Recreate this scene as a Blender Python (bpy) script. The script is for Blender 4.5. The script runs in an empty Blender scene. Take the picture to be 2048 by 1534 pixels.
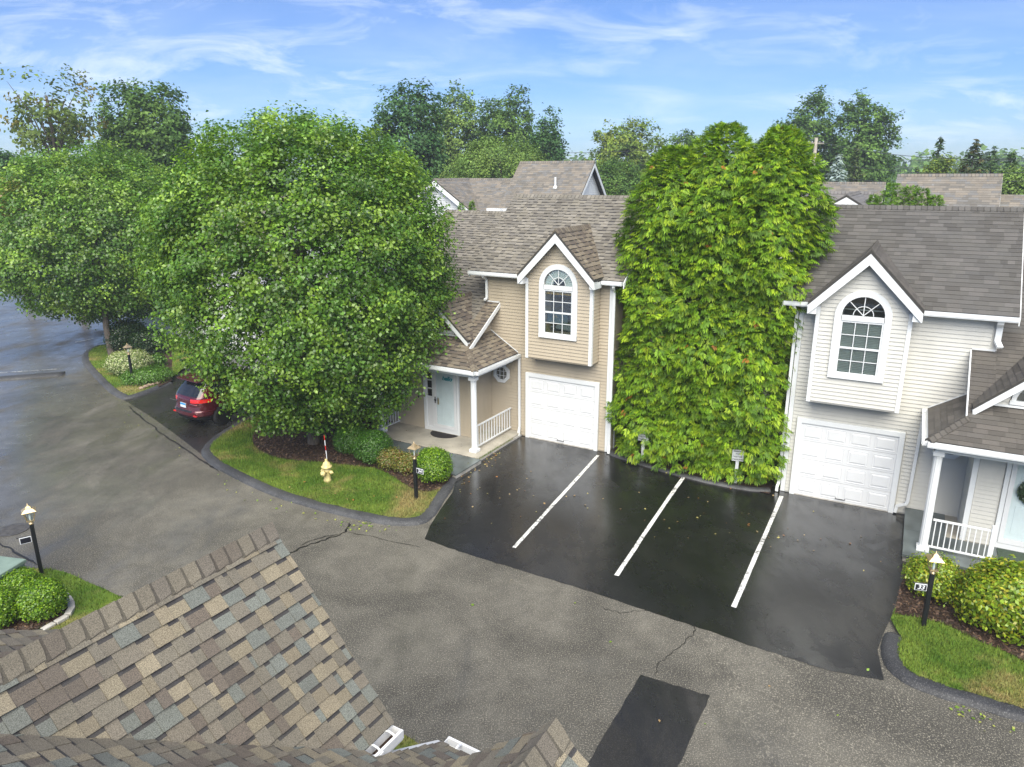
import bpy, bmesh, math, random
import numpy as np
from mathutils import Vector, Matrix

random.seed(7)
RNG = np.random.default_rng(11)
sc = bpy.context.scene
COL = sc.collection
rad = math.radians

# ------------------------------------------------------------------ camera
F_PX, PITCH, ROLL, CAM_H = 1446.04, rad(16.25), rad(-0.2), 8.524
fwd = Vector((0, math.cos(PITCH), -math.sin(PITCH)))
up0 = Vector((0, math.sin(PITCH), math.cos(PITCH)))
rt0 = Vector((1, 0, 0))
RT = rt0 * math.cos(ROLL) + up0 * math.sin(ROLL)
UP = up0 * math.cos(ROLL) - rt0 * math.sin(ROLL)
cam_d = bpy.data.cameras.new("camera")
cam_d.sensor_width = 36.0
cam_d.lens = F_PX / 2048 * 36.0
cam_d.clip_start, cam_d.clip_end = 0.1, 9000
cam = bpy.data.objects.new("camera", cam_d)
M = Matrix((RT, UP, -fwd)).transposed().to_4x4()
M.translation = (0, 0, CAM_H)
cam.matrix_world = M
COL.objects.link(cam)
sc.camera = cam
CAMV = Vector((0, 0, CAM_H))

# ------------------------------------------------------------------ sky, sun, exposure
SUN_EL, SUN_AZ = rad(50), rad(186)          # azimuth clockwise from +Y: the sun stands behind the camera
world = bpy.data.worlds.new("World")
sc.world = world
world.use_nodes = True
wt = world.node_tree
wt.nodes.clear()
wo = wt.nodes.new("ShaderNodeOutputWorld")
bg = wt.nodes.new("ShaderNodeBackground")
sky = wt.nodes.new("ShaderNodeTexSky")
sky.sky_type = 'NISHITA'
sky.sun_disc = False
sky.sun_elevation, sky.sun_rotation = SUN_EL, SUN_AZ
sky.air_density, sky.dust_density, sky.ozone_density = 1.0, 0.2, 3.0
bg.inputs['Strength'].default_value = 0.066
tc = wt.nodes.new("ShaderNodeTexCoord")
sx = wt.nodes.new("ShaderNodeSeparateXYZ")
wt.links.new(tc.outputs['Generated'], sx.inputs[0])
def wmath(op, a, b=None, clamp=False):
    n = wt.nodes.new("ShaderNodeMath"); n.operation = op; n.use_clamp = clamp
    for i, x in enumerate((a, b)):
        if x is None: continue
        if isinstance(x, (int, float)): n.inputs[i].default_value = x
        else: wt.links.new(x, n.inputs[i])
    return n.outputs[0]
den = wmath('ADD', wmath('MAXIMUM', sx.outputs[2], 0.0), 0.22)
cxy = wt.nodes.new("ShaderNodeCombineXYZ")
wt.links.new(wmath('DIVIDE', sx.outputs[0], den), cxy.inputs[0])
wt.links.new(wmath('DIVIDE', sx.outputs[1], den), cxy.inputs[1])
def wnoise(scale, rot, stretch, detail, dist, lo, hi):
    mp = wt.nodes.new("ShaderNodeMapping")
    mp.inputs['Rotation'].default_value = (0, 0, rad(rot)); mp.inputs['Scale'].default_value = stretch
    wt.links.new(cxy.outputs[0], mp.inputs[0])
    n = wt.nodes.new("ShaderNodeTexNoise")
    n.inputs['Scale'].default_value, n.inputs['Detail'].default_value, n.inputs['Distortion'].default_value = scale, detail, dist
    n.inputs['Roughness'].default_value = 0.62
    wt.links.new(mp.outputs[0], n.inputs['Vector'])
    r = wt.nodes.new("ShaderNodeMapRange")
    r.inputs['From Min'].default_value, r.inputs['From Max'].default_value = lo, hi
    wt.links.new(n.outputs['Fac'], r.inputs['Value'])
    return r.outputs[0]
wisps = wnoise(2.1, -40, (1.0, 1.45, 1), 10, 0.8, 0.48, 0.84)
veil = wnoise(0.7, 10, (1.0, 1.7, 1), 5, 0.6, 0.42, 0.85)
mass = wnoise(0.55, 40, (1, 1, 1), 3, 0.3, 0.36, 0.58)
cl = wmath('ADD', wmath('MULTIPLY', wmath('MULTIPLY', wisps, mass), 0.80), wmath('MULTIPLY', veil, 0.22), True)
tint = wt.nodes.new("ShaderNodeMix"); tint.data_type = 'RGBA'; tint.blend_type = 'MULTIPLY'
tint.inputs['Factor'].default_value = 1.0
wt.links.new(sky.outputs[0], tint.inputs['A'])
tint.inputs['B'].default_value = (0.60, 0.79, 1.17, 1)
cm = wt.nodes.new("ShaderNodeMix"); cm.data_type = 'RGBA'
wt.links.new(cl, cm.inputs['Factor'])
wt.links.new(tint.outputs['Result'], cm.inputs['A'])
cm.inputs['B'].default_value = (10.2, 10.7, 12.0, 1)
wt.links.new(cm.outputs['Result'], bg.inputs['Color'])
wt.links.new(bg.outputs[0], wo.inputs['Surface'])

sun_d = bpy.data.lights.new("sun", 'SUN')
sun_d.energy = 4.1
sun_d.angle = rad(64)
sun_d.color = (1.0, 0.945, 0.81)
sun = bpy.data.objects.new("sun", sun_d)
sdir = Vector((math.sin(SUN_AZ) * math.cos(SUN_EL), math.cos(SUN_AZ) * math.cos(SUN_EL), math.sin(SUN_EL)))
sun.rotation_euler = sdir.to_track_quat('Z', 'Y').to_euler()
sun.location = (0, 0, 60)
COL.objects.link(sun)

vs = sc.view_settings
vs.view_transform = 'Standard'
vs.look = 'None'
vs.exposure = 0.95
vs.gamma = 1.0
cy = sc.cycles
cy.use_denoising = True
cy.max_bounces = 6
cy.diffuse_bounces = 2
cy.glossy_bounces = 3
cy.transmission_bounces = 4
cy.transparent_max_bounces = 12
cy.volume_bounces = 1
cy.caustics_reflective = cy.caustics_refractive = False

# ------------------------------------------------------------------ ground height and pixel helper
def gz(x, y=0):
    t = min(1.0, max(0.0, (x - 3.2) / 4.2))
    return -0.17 * t * t * (3 - 2 * t)
def ray(px, py):
    return fwd + RT * ((px - 1024) / F_PX) - UP * ((py - 767) / F_PX)
def at(px, py, z=None):
    """photo pixel (2048 wide) -> point on the ground, or on the level z"""
    d = ray(px, py)
    zz = 0.0 if z is None else z
    for _ in range(6):
        t = (zz - CAM_H) / d.z
        p = CAMV + d * t
        if z is None: zz = gz(p.x, p.y)
    return p
def far(px, dist, py=None):
    """point at horizontal distance dist in the direction of column px (height of row py)"""
    d = ray(px, 345 if py is None else py)
    t = dist / math.hypot(d.x, d.y)
    return CAMV + d * t

# ------------------------------------------------------------------ scene-graph helpers
def tag(o, label=None, cat=None, group=None, kind=None):
    if label: o['label'] = label
    if cat: o['category'] = cat
    if group: o['group'] = group
    if kind: o['kind'] = kind
    return o
def thing(name, loc, rz, label, cat, group=None):
    o = bpy.data.objects.new(name, None)
    o.empty_display_size = 0.3
    o.location = loc
    o.rotation_euler = (0, 0, rz)
    COL.objects.link(o)
    return tag(o, label, cat, group)
def link(name, me, mat=None, parent=None, smooth=False):
    if mat is not None and not me.materials: me.materials.append(mat)
    if smooth: me.polygons.foreach_set('use_smooth', [True] * len(me.polygons))
    o = bpy.data.objects.new(name, me)
    COL.objects.link(o)
    if parent is not None: o.parent = parent
    return o
def copy_tree(o, parent=None):
    c = o.copy()
    COL.objects.link(c)
    c.parent = parent
    for ch in o.children: copy_tree(ch, c)
    return c

class MB:
    """collects faces in a local frame; build() links them as one mesh object"""
    def __init__(s, f=None): s.v, s.f, s.map = [], [], f
    def add(s, verts, faces):
        b = len(s.v)
        s.v += [tuple(x) for x in verts]
        s.f += [tuple(b + i for i in f) for f in faces]
        return s
    def box(s, a, b):
        (x0, y0, z0), (x1, y1, z1) = a, b
        return s.add([(x0, y0, z0), (x1, y0, z0), (x1, y1, z0), (x0, y1, z0), (x0, y0, z1), (x1, y0, z1), (x1, y1, z1), (x0, y1, z1)],
                     [(0, 3, 2, 1), (4, 5, 6, 7), (0, 1, 5, 4), (1, 2, 6, 5), (2, 3, 7, 6), (3, 0, 4, 7)])
    def prism(s, poly, d):
        """3D polygon extruded by the vector d"""
        n = len(poly)
        q = [tuple(p[i] + d[i] for i in range(3)) for p in poly]
        return s.add(list(poly) + q, [tuple(range(n))[::-1], tuple(range(n, 2 * n))] + [(i, (i + 1) % n, n + (i + 1) % n, n + i) for i in range(n)])
    def tube(s, path, r, seg=8, caps=True):
        path = [Vector(p) for p in path]
        rs = r if isinstance(r, (list, tuple)) else [r] * len(path)
        rings = []
        for i, p in enumerate(path):
            t = (path[min(i + 1, len(path) - 1)] - path[max(i - 1, 0)]).normalized()
            a = t.orthogonal().normalized() if i == 0 else (a - t * a.dot(t)).normalized()
            b = t.cross(a)
            rings.append([p + (a * math.cos(2 * math.pi * k / seg) + b * math.sin(2 * math.pi * k / seg)) * rs[i] for k in range(seg)])
        vs_ = [v for r_ in rings for v in r_]
        fs = [(i * seg + k, i * seg + (k + 1) % seg, (i + 1) * seg + (k + 1) % seg, (i + 1) * seg + k) for i in range(len(path) - 1) for k in range(seg)]
        if caps: fs += [tuple(range(seg))[::-1], tuple((len(path) - 1) * seg + k for k in range(seg))]
        return s.add(vs_, fs)
    def lathe(s, prof, seg=20, c=(0, 0, 0), axis='z'):
        vs_ = []
        for r, h in prof:
            for k in range(seg):
                a = 2 * math.pi * k / seg
                x, y = r * math.cos(a), r * math.sin(a)
                q = {'z': (x, y, h), 'x': (h, x, y), 'y': (x, h, y)}[axis]
                vs_.append((c[0] + q[0], c[1] + q[1], c[2] + q[2]))
        n = len(prof)
        fs = [(i * seg + k, i * seg + (k + 1) % seg, (i + 1) * seg + (k + 1) % seg, (i + 1) * seg + k) for i in range(n - 1) for k in range(seg)]
        fs += [tuple(range(seg))[::-1], tuple((n - 1) * seg + k for k in range(seg))]
        return s.add(vs_, fs)
    def bar(s, p, q, w, h, up=(0, 0, 1)):
        """rectangular bar from p to q, w across, h along up"""
        p, q, up = Vector(p), Vector(q), Vector(up)
        t = (q - p).normalized()
        a = t.cross(up).normalized() * (w / 2)
        b = a.cross(t).normalized() * (h / 2)
        return s.prism([tuple(p + a + b), tuple(p - a + b), tuple(p - a - b), tuple(p + a - b)], tuple(q - p))
    def mesh(s, name='mesh'):
        me = bpy.data.meshes.new(name)
        me.from_pydata([s.map(p) for p in s.v] if s.map else s.v, [], s.f)
        bm = bmesh.new(); bm.from_mesh(me)
        bmesh.ops.recalc_face_normals(bm, faces=bm.faces)
        bm.to_mesh(me); bm.free()
        return me
    def build(s, name, mat, parent=None, smooth=False, bevel=0):
        o = link(name, s.mesh(name), mat, parent, smooth)
        if bevel:
            m = o.modifiers.new('bevel', 'BEVEL'); m.width = bevel; m.segments = 2; m.limit_method = 'ANGLE'
        return o

def set_col(me, cols):
    a = me.attributes.new('col', 'FLOAT_COLOR', 'POINT')
    a.data.foreach_set('color', np.asarray(cols, np.float32).reshape(-1))

# ------------------------------------------------------------------ materials
class NT:
    def __init__(s, name):
        s.m = bpy.data.materials.new(name); s.m.use_nodes = True
        s.t = s.m.node_tree; s.t.nodes.clear()
        s.out = s.t.nodes.new('ShaderNodeOutputMaterial')
        s.p = s.t.nodes.new('ShaderNodeBsdfPrincipled')
        s.t.links.new(s.p.outputs[0], s.out.inputs['Surface'])
        s._co = None
    def n(s, k): return s.t.nodes.new('ShaderNode' + k)
    def l(s, a, b): s.t.links.new(a, b)
    def put(s, inp, x):
        if isinstance(x, bpy.types.NodeSocket): s.l(x, inp)
        elif isinstance(x, (tuple, list)) and len(x) == 3 and inp.type == 'RGBA': inp.default_value = (*x, 1)
        else: inp.default_value = x
    def co(s, space='Object'):
        if s._co is None: s._co = s.n('TexCoord')
        return s._co.outputs[space]
    def pos(s):
        return s.n('NewGeometry').outputs['Position']
    def noise(s, scale, detail=3, rough=.55, vec=None, dist=0, stretch=None):
        v = vec if vec is not None else s.pos()
        if stretch:
            mp = s.n('Mapping'); mp.inputs['Scale'].default_value = stretch; s.l(v, mp.inputs[0]); v = mp.outputs[0]
        n = s.n('TexNoise'); s.l(v, n.inputs['Vector'])
        n.inputs['Scale'].default_value, n.inputs['Detail'].default_value, n.inputs['Roughness'].default_value, n.inputs['Distortion'].default_value = scale, detail, rough, dist
        return n.outputs['Fac']
    def rng(s, x, a, b, c=0., d=1., smooth=False):
        r = s.n('MapRange')
        if smooth: r.interpolation_type = 'SMOOTHSTEP'
        s.l(x, r.inputs['Value'])
        for k, v in zip(('From Min', 'From Max', 'To Min', 'To Max'), (a, b, c, d)): r.inputs[k].default_value = v
        return r.outputs[0]
    def mix(s, f, a, b, mode='MIX'):
        m = s.n('Mix'); m.data_type = 'RGBA'; m.blend_type = mode
        s.put(m.inputs['Factor'], f); s.put(m.inputs['A'], a); s.put(m.inputs['B'], b)
        return m.outputs['Result']
    def math(s, op, a, b=0., clamp=False):
        m = s.n('Math'); m.operation = op; m.use_clamp = clamp
        s.put(m.inputs[0], a); s.put(m.inputs[1], b)
        return m.outputs[0]
    def attr(s, name='col'):
        a = s.n('Attribute'); a.attribute_name = name
        return a.outputs['Color']
    def bump(s, h, strength, dist=.01):
        b = s.n('Bump'); s.l(h, b.inputs['Height'])
        b.inputs['Strength'].default_value, b.inputs['Distance'].default_value = strength, dist
        s.l(b.outputs[0], s.p.inputs['Normal'])
    def set(s, base=None, rough=None, metal=None, spec=None, coat=None):
        for k, x in (('Base Color', base), ('Roughness', rough), ('Metallic', metal), ('Specular IOR Level', spec), ('Coat Weight', coat)):
            if x is not None: s.put(s.p.inputs[k], x)
        return s.m

def m_plain(name, c, rough=.5, metal=0., var=.12, scale=6., spec=.5):
    t = NT(name)
    f = t.rng(t.noise(scale, 4), .3, .7)
    lo, hi = tuple(x * (1 - var) for x in c), tuple(min(1, x * (1 + var)) for x in c)
    return t.set(t.mix(f, lo, hi), rough, metal, spec)
def m_siding(name, c):
    t = NT(name)
    f = t.rng(t.noise(.9, 4), .3, .7)
    g = t.rng(t.noise(14, 2, stretch=(1, 1, 6)), .3, .7)
    base = t.mix(f, tuple(x * .93 for x in c), tuple(min(1, x * 1.05) for x in c))
    base = t.mix(t.math('MULTIPLY', g, .12), base, tuple(x * .8 for x in c))
    gr = t.rng(t.noise(2.2, 5, .65, stretch=(1, 1, .22)), .52, .75)
    base = t.mix(t.math('MULTIPLY', gr, .30), base, tuple(x * .62 for x in c))
    t.bump(t.noise(60, 3, stretch=(.15, .15, 1)), .12, .004)
    return t.set(base, .48)
def m_shingle(name, speck=.32, wet=.0):
    t = NT(name)
    col = t.attr()
    a = t.noise(150, 2, .7)
    b = t.rng(t.noise(1.1, 4), .3, .7)
    v = t.rng(a, .32, .68, 1 - speck, 1 + speck)
    cc = t.n('CombineColor')
    for i in range(3): t.l(v, cc.inputs[i])
    base = t.mix(1.0, col, cc.outputs[0], 'MULTIPLY')
    base = t.mix(t.math('MULTIPLY', b, .34), base, (.085, .078, .066))
    t.bump(a, .5, .004)
    return t.set(base, .8 - wet, spec=.35)
def m_leaf(name, gloss=.45, trans=.28, spec=.35):
    t = NT(name)
    col = t.attr()
    tr = t.n('BsdfTranslucent')
    t.l(t.mix(1.0, col, (1.25, 1.3, .55), 'MULTIPLY'), tr.inputs['Color'])
    mx = t.n('MixShader'); mx.inputs[0].default_value = trans
    t.l(t.p.outputs[0], mx.inputs[1]); t.l(tr.outputs[0], mx.inputs[2]); t.l(mx.outputs[0], t.out.inputs['Surface'])
    t.set(col, gloss, spec=spec)
    return t.m
def m_glass(name, tintc=(.93, .97, .96), refl=.14, k=.6, bl=.25):
    t = NT(name)
    tr = t.n('BsdfTransparent'); t.put(tr.inputs['Color'], tintc)
    gl = t.n('BsdfGlossy'); gl.inputs['Roughness'].default_value = .03
    lw = t.n('LayerWeight'); lw.inputs['Blend'].default_value = bl
    mx = t.n('MixShader')
    t.l(t.math('ADD', t.math('MULTIPLY', lw.outputs['Fresnel'], k), refl, True), mx.inputs[0])
    t.l(tr.outputs[0], mx.inputs[1]); t.l(gl.outputs[0], mx.inputs[2]); t.l(mx.outputs[0], t.out.inputs['Surface'])
    return t.m
def m_bark(name, c):
    t = NT(name)
    a = t.noise(9, 5, stretch=(3, 3, .5))
    t.bump(a, .8, .03)
    return t.set(t.mix(t.rng(a, .3, .7), tuple(x * .5 for x in c), tuple(x * 1.4 for x in c)), .85)

def m_asphalt(name, dark, light, speck, wet_lo, wet_hi, rough_dry, rough_wet, wetdark=.45, left_wet=False, chips=.5, film=.0, fs=95, ior=1.5):
    t = NT(name)
    p = t.pos()
    fine = t.noise(fs, 3, .75, p)
    big = t.noise(.35, 5, .6, p, .6)
    mid = t.noise(1.7, 5, .65, p, .4)
    st = t.noise(.8, 4, .6, p, .8, stretch=(1.0, .35, 1))
    base = t.mix(t.rng(big, .38, .60), dark, light)
    base = t.mix(t.math('MULTIPLY', t.rng(mid, .35, .7), .55), base, tuple(x * .6 for x in dark))
    chip = t.math('MULTIPLY', t.rng(fine, .53, .70), chips)
    base = t.mix(chip, base, speck)
    base = t.mix(t.math('MULTIPLY', t.rng(fine, .5, .3), .35), base, tuple(x * .5 for x in dark))
    brk = t.noise(1.1, 6, .7, p, 1.2, stretch=(.8, .45, 1))
    w = t.math('ADD', t.math('MULTIPLY', big, .35), t.math('ADD', t.math('MULTIPLY', st, .35), t.math('MULTIPLY', brk, .30)))
    if left_wet:
        sp = t.n('SeparateXYZ'); t.l(p, sp.inputs[0])
        # the run-off gathers along the lane on the left
        lft = t.rng(sp.outputs[0], -6.5, -15.0, 0.0, 0.15)
        w = t.math('ADD', w, lft)
    wet = t.rng(w, wet_lo, wet_hi, smooth=True)
    base = t.mix(t.math('MULTIPLY', wet, wetdark), base, tuple(x * .5 for x in dark))
    rough = t.math('ADD', t.rng(wet, 0, 1, rough_dry, rough_wet), t.rng(mid, .3, .7, -.05, .10))
    t.bump(t.math('ADD', t.math('MULTIPLY', fine, t.rng(wet, 0, 1, 1, .35)), t.math('MULTIPLY', mid, .15)), .40, .010)
    t.p.inputs['Coat Roughness'].default_value = .2; t.p.inputs['Coat IOR'].default_value = ior
    return t.set(base, rough, spec=.5, coat=t.math('MULTIPLY', wet, film) if film else None)

def m_grass(name, a=(.085, .175, .018), b=(.185, .27, .04), dead=(.42, .31, .14), dead_amt=.75, blade=False):
    t = NT(name)
    p = t.pos()
    f = t.rng(t.noise(1.3, 4, .6, p), .35, .65)
    d = t.rng(t.noise(.55, 4, .6, p, .5), .50, .66, 0, dead_amt)
    g = t.noise(70, 2, .7, p)
    base = t.mix(f, a, b)
    base = t.mix(d, base, dead)
    base = t.mix(t.math('MULTIPLY', t.rng(g, .6, .35), .5), base, (.03, .04, .01))
    if blade: base = t.mix(1.0, base, t.attr(), 'MULTIPLY')
    else: t.bump(g, .8, .03)
    return t.set(base, .6 if blade else .8, spec=.2)
def m_mulch(name):
    t = NT(name)
    p = t.pos()
    g = t.noise(32, 4, .7, p)
    base = t.mix(t.rng(g, .3, .7), (.018, .011, .008), (.085, .05, .033))
    base = t.mix(t.rng(t.noise(60, 2, .5, p), .66, .74, 0, .7), base, (.30, .2, .12))
    t.bump(g, 1.0, .05)
    return t.set(base, .75, spec=.3)

MAT = {}
MAT['white'] = m_plain('white_paint', (.72, .73, .74), .38, var=.03, scale=3)
MAT['vinyl'] = m_plain('white_vinyl', (.74, .76, .77), .30, var=.03, scale=2)
MAT['tan'] = m_siding('tan_siding', (.455, .39, .295))
MAT['grey'] = m_siding('pale_grey_siding', (.60, .588, .54))
MAT['lgrey'] = m_siding('off_white_siding', (.66, .68, .68))
MAT['shingle'] = m_shingle('shingle_granules')
MAT['shingle_far'] = m_shingle('shingle_granules_far', .15)
MAT['felt'] = m_plain('roof_felt', (.05, .047, .043), .9)
MAT['glass'] = m_glass('window_glass')
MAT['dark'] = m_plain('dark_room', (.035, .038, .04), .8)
MAT['blind'] = m_plain('blind_slats', (.80, .84, .81), .5, var=.04)
MAT['road'] = m_asphalt('road_asphalt', (.062, .058, .048), (.150, .140, .115), (.48, .44, .35), .49, .68, .75, .28, .30, True, .85, .5, 42, 1.5)
MAT['pad'] = m_asphalt('sealed_asphalt', (.0075, .0075, .008), (.024, .0235, .023), (.13, .12, .11), .32, .62, .42, .08, .30, False, .22, .7, 55)
MAT['patch'] = m_asphalt('patch_asphalt', (.020, .019, .017), (.048, .045, .040), (.16, .15, .13), .44, .60, .55, .16, .5, False, .30, .4, 55)
MAT['drive'] = m_asphalt('old_drive_asphalt', (.022, .021, .020), (.045, .042, .038), (.15, .14, .12), .42, .60, .45, .13, .4, False, .30, .5)
MAT['curb'] = m_asphalt('curb_asphalt', (.026, .027, .031), (.075, .076, .080), (.22, .22, .22), .45, .7, .65, .35, .3, False, .6, 0, 40)
MAT['line'] = None
MAT['grass'] = m_grass('lawn_grass')
MAT['blade'] = m_grass('grass_blade', blade=True)
MAT['field'] = m_grass('field_grass', (.06, .11, .02), (.1, .15, .03), (.16, .15, .05), .5)
MAT['mulch'] = m_mulch('bark_mulch')
MAT['leaf'] = m_leaf('broad_leaf', .32, .30, .55)
MAT['thuja'] = m_leaf('scale_leaf', .5, .25, .3)
MAT['farleaf'] = m_leaf('distant_leaf', .55, .25, .25)
MAT['bark'] = m_bark('bark', (.10, .08, .065))
MAT['black'] = m_plain('black_paint', (.012, .013, .015), .35)
MAT['brass'] = m_plain('weathered_brass', (.62, .47, .27), .35, .75, .15, 20)
MAT['concrete'] = m_plain('porch_concrete', (.40, .37, .31), .6, var=.2, scale=2.2)
MAT['slate'] = m_plain('bluestone', (.11, .13, .13), .3, var=.35, scale=1.6)
MAT['tanstone'] = m_plain('tan_stone', (.26, .19, .13), .7, var=.4, scale=7)
MAT['stone'] = m_plain('pale_stone', (.42, .40, .37), .7, var=.3, scale=5)
MAT['rubble'] = m_plain('rubble_stone', (.13, .115, .09), .7, var=.5, scale=12)
MAT['mat'] = m_plain('door_mat', (.022, .018, .018), .95, var=.3, scale=40)
MAT['door'] = m_plain('door_paint', (.76, .82, .84), .35, var=.03)
MAT['metalbox'] = m_plain('grey_metal', (.30, .33, .35), .45, .3)
MAT['greenbox'] = m_plain('green_cabinet', (.20, .27, .225), .5, .1, .15, 3)
MAT['iron'] = m_plain('cast_iron', (.10, .095, .09), .5, .4, .3, 10)
MAT['wood'] = m_plain('grey_wood', (.30, .27, .23), .85, var=.3, scale=4)
MAT['wire'] = m_plain('wire', (.05, .05, .055), .6)
MAT['teal'] = m_plain('teal_paint', (.02, .34, .42), .5)
def m_line():
    t = NT('worn_white_paint')
    p = t.pos()
    g = t.noise(11, 7, .82, p)
    k = t.rng(t.noise(.9, 2, .5, p), .35, .65, -.05, .07)
    w = t.rng(t.math('ADD', g, k), .53, .60)
    base = t.mix(t.math('MULTIPLY', w, .92), (.72, .72, .69), (.025, .025, .026))
    base = t.mix(t.math('MULTIPLY', t.rng(t.noise(3, 4, .6, p), .4, .7), .3), base, (.4, .4, .38))
    return t.set(base, .45)
MAT['line'] = m_line()
# ------------------------------------------------------------------ the setting: ground, road, pads, kerbs, lawns
def sheet(name, poly, dz, mat, label=None, kind='structure', parent=None, thick=0.0):
    from mathutils.geometry import delaunay_2d_cdt
    n = len(poly)
    V2, _, F2, *_r = delaunay_2d_cdt([Vector((p[0], p[1])) for p in poly], [], [list(range(n))], 1, 1e-5)
    bm = bmesh.new()
    vs_ = [bm.verts.new((p.x, p.y, 0)) for p in V2]
    for t in F2:
        try: bm.faces.new([vs_[i] for i in t])
        except ValueError: pass
    bmesh.ops.recalc_face_normals(bm, faces=bm.faces)
    x = 3.2
    while x < 7.5:
        bmesh.ops.bisect_plane(bm, geom=bm.verts[:] + bm.edges[:] + bm.faces[:], plane_co=(x, 0, 0), plane_no=(1, 0, 0))
        x += .35
    if thick:
        r = bmesh.ops.extrude_face_region(bm, geom=bm.faces[:])
        for v in r['geom']:
            if isinstance(v, bmesh.types.BMVert): v.co.z -= 0
        low = [v for v in bm.verts if v not in set(g for g in r['geom'] if isinstance(g, bmesh.types.BMVert))]
        for v in low: v.co.z = -thick
    for v in bm.verts: v.co.z += gz(v.co.x, v.co.y) + dz
    bmesh.ops.recalc_face_normals(bm, faces=bm.faces)
    if not thick:
        for f in bm.faces:
            if f.normal.z < 0: f.normal_flip()
    me = bpy.data.meshes.new(name); bm.to_mesh(me); bm.free()
    o = link(name, me, mat, parent)
    if kind: o['kind'] = kind
    if label: o['label'] = label
    return o
def XY(l): return [tuple(at(*p)[:2]) for p in l]
def smooth_path(pts, n=6):
    pts = [Vector((p[0], p[1])) for p in pts]
    out = []
    for i in range(len(pts) - 1):
        p0, p1, p2, p3 = pts[max(i - 1, 0)], pts[i], pts[i + 1], pts[min(i + 2, len(pts) - 1)]
        for k in range(n):
            t = k / n
            out.append(tuple(.5 * ((2 * p1) + (p2 - p0) * t + (2 * p0 - 5 * p1 + 4 * p2 - p3) * t * t + (3 * p1 - p0 - 3 * p2 + p3) * t ** 3)))
    out.append(tuple(pts[-1]))
    return out
def offset(path, d):
    out = []
    for i, p in enumerate(path):
        a, b = Vector(path[max(i - 1, 0)]), Vector(path[min(i + 1, len(path) - 1)])
        t = (b - a).normalized()
        out.append((p[0] - t.y * d, p[1] + t.x * d))
    return out
def sweep(name, path, prof, mat, label, z0=0.0, jit=.006, kind='structure'):
    """profile (offset across, height) swept along a ground path"""
    vs_, fs = [], []
    n = len(prof)
    rr = random.Random(len(path))
    for i, p in enumerate(path):
        a, b = Vector(path[max(i - 1, 0)]), Vector(path[min(i + 1, len(path) - 1)])
        t = (b - a).normalized()
        for (o_, h) in prof:
            x, y = p[0] - t.y * o_, p[1] + t.x * o_
            vs_.append((x + rr.uniform(-jit, jit), y + rr.uniform(-jit, jit), gz(x, y) + z0 + h + rr.uniform(-jit, jit) * .7))
    for i in range(len(path) - 1):
        for k in range(n - 1):
            fs.append((i * n + k, i * n + k + 1, (i + 1) * n + k + 1, (i + 1) * n + k))
    fs += [tuple(range(n)), tuple((len(path) - 1) * n + k for k in range(n))[::-1]]
    mb = MB(); mb.add(vs_, fs)
    o = mb.build(name, mat, None, True)
    o['kind'] = kind; o['label'] = label
    return o
def inside(poly, P):
    P = np.asarray(P); x, y = P[:, 0], P[:, 1]
    c = np.zeros(len(P), bool)
    n = len(poly)
    for i in range(n):
        x0, y0 = poly[i]; x1, y1 = poly[(i + 1) % n]
        m = (y0 > y) != (y1 > y)
        with np.errstate(divide='ignore', invalid='ignore'):
            xi = (x1 - x0) * (y - y0) / (y1 - y0 + 1e-12) + x0
        c ^= m & (x < xi)
    return c
def gzv(x):
    t = np.clip((x - 3.2) / 4.2, 0, 1)
    return -.17 * t * t * (3 - 2 * t)
def blades(name, poly, holes, dz, dens, label, seed, h=(.04, .095), w=.014):
    r = np.random.default_rng(seed)
    a = np.array(poly); lo, hi = a.min(0), a.max(0)
    n = int((hi - lo).prod() * dens)
    P = lo + r.random((n, 2)) * (hi - lo)
    k = inside(poly, P)
    for hpoly in holes: k &= ~inside(hpoly, P)
    P = P[k]; n = len(P)
    ang = r.random(n) * 2 * np.pi
    H = r.uniform(*h, n); lean = r.uniform(0, .045, n); la = r.random(n) * 2 * np.pi
    z = gzv(P[:, 0]) + dz
    dx, dy = np.cos(ang) * w / 2, np.sin(ang) * w / 2
    V = np.empty((n, 3, 3))
    V[:, 0] = np.stack([P[:, 0] - dx, P[:, 1] - dy, z - .005], 1)
    V[:, 1] = np.stack([P[:, 0] + dx, P[:, 1] + dy, z - .005], 1)
    V[:, 2] = np.stack([P[:, 0] + np.cos(la) * lean, P[:, 1] + np.sin(la) * lean, z + H], 1)
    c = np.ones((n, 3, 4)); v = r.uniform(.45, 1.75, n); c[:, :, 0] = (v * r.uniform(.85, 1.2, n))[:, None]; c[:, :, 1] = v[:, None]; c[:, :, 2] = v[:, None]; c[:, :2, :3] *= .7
    o = np_mesh(name, V.reshape(-1, 3), 3, MAT['blade'], None, c.reshape(-1, 4))
    tag(o, label, 'grass', kind='stuff')
    return o
def np_mesh(name, V, k, mat, parent=None, cols=None):
    """n separate faces of k corners each"""
    n = len(V) // k
    me = bpy.data.meshes.new(name)
    me.vertices.add(n * k); me.vertices.foreach_set('co', np.ascontiguousarray(V, np.float32).reshape(-1))
    me.loops.add(n * k); me.loops.foreach_set('vertex_index', np.arange(n * k, dtype=np.int32))
    me.polygons.add(n); me.polygons.foreach_set('loop_start', np.arange(0, n * k, k, dtype=np.int32))
    me.update(calc_edges=True)
    if cols is not None: set_col(me, cols)
    return link(name, me, mat, parent)

BIG = 2600
sheet('ground', [(-BIG, -BIG), (BIG, -BIG), (BIG, BIG), (-BIG, BIG)], -.06, MAT['field'])
sheet('road', [(-95, -12), (45, -12), (45, 62), (-95, 78)], 0, MAT['road'], 'worn wet asphalt lane between the houses')

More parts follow.
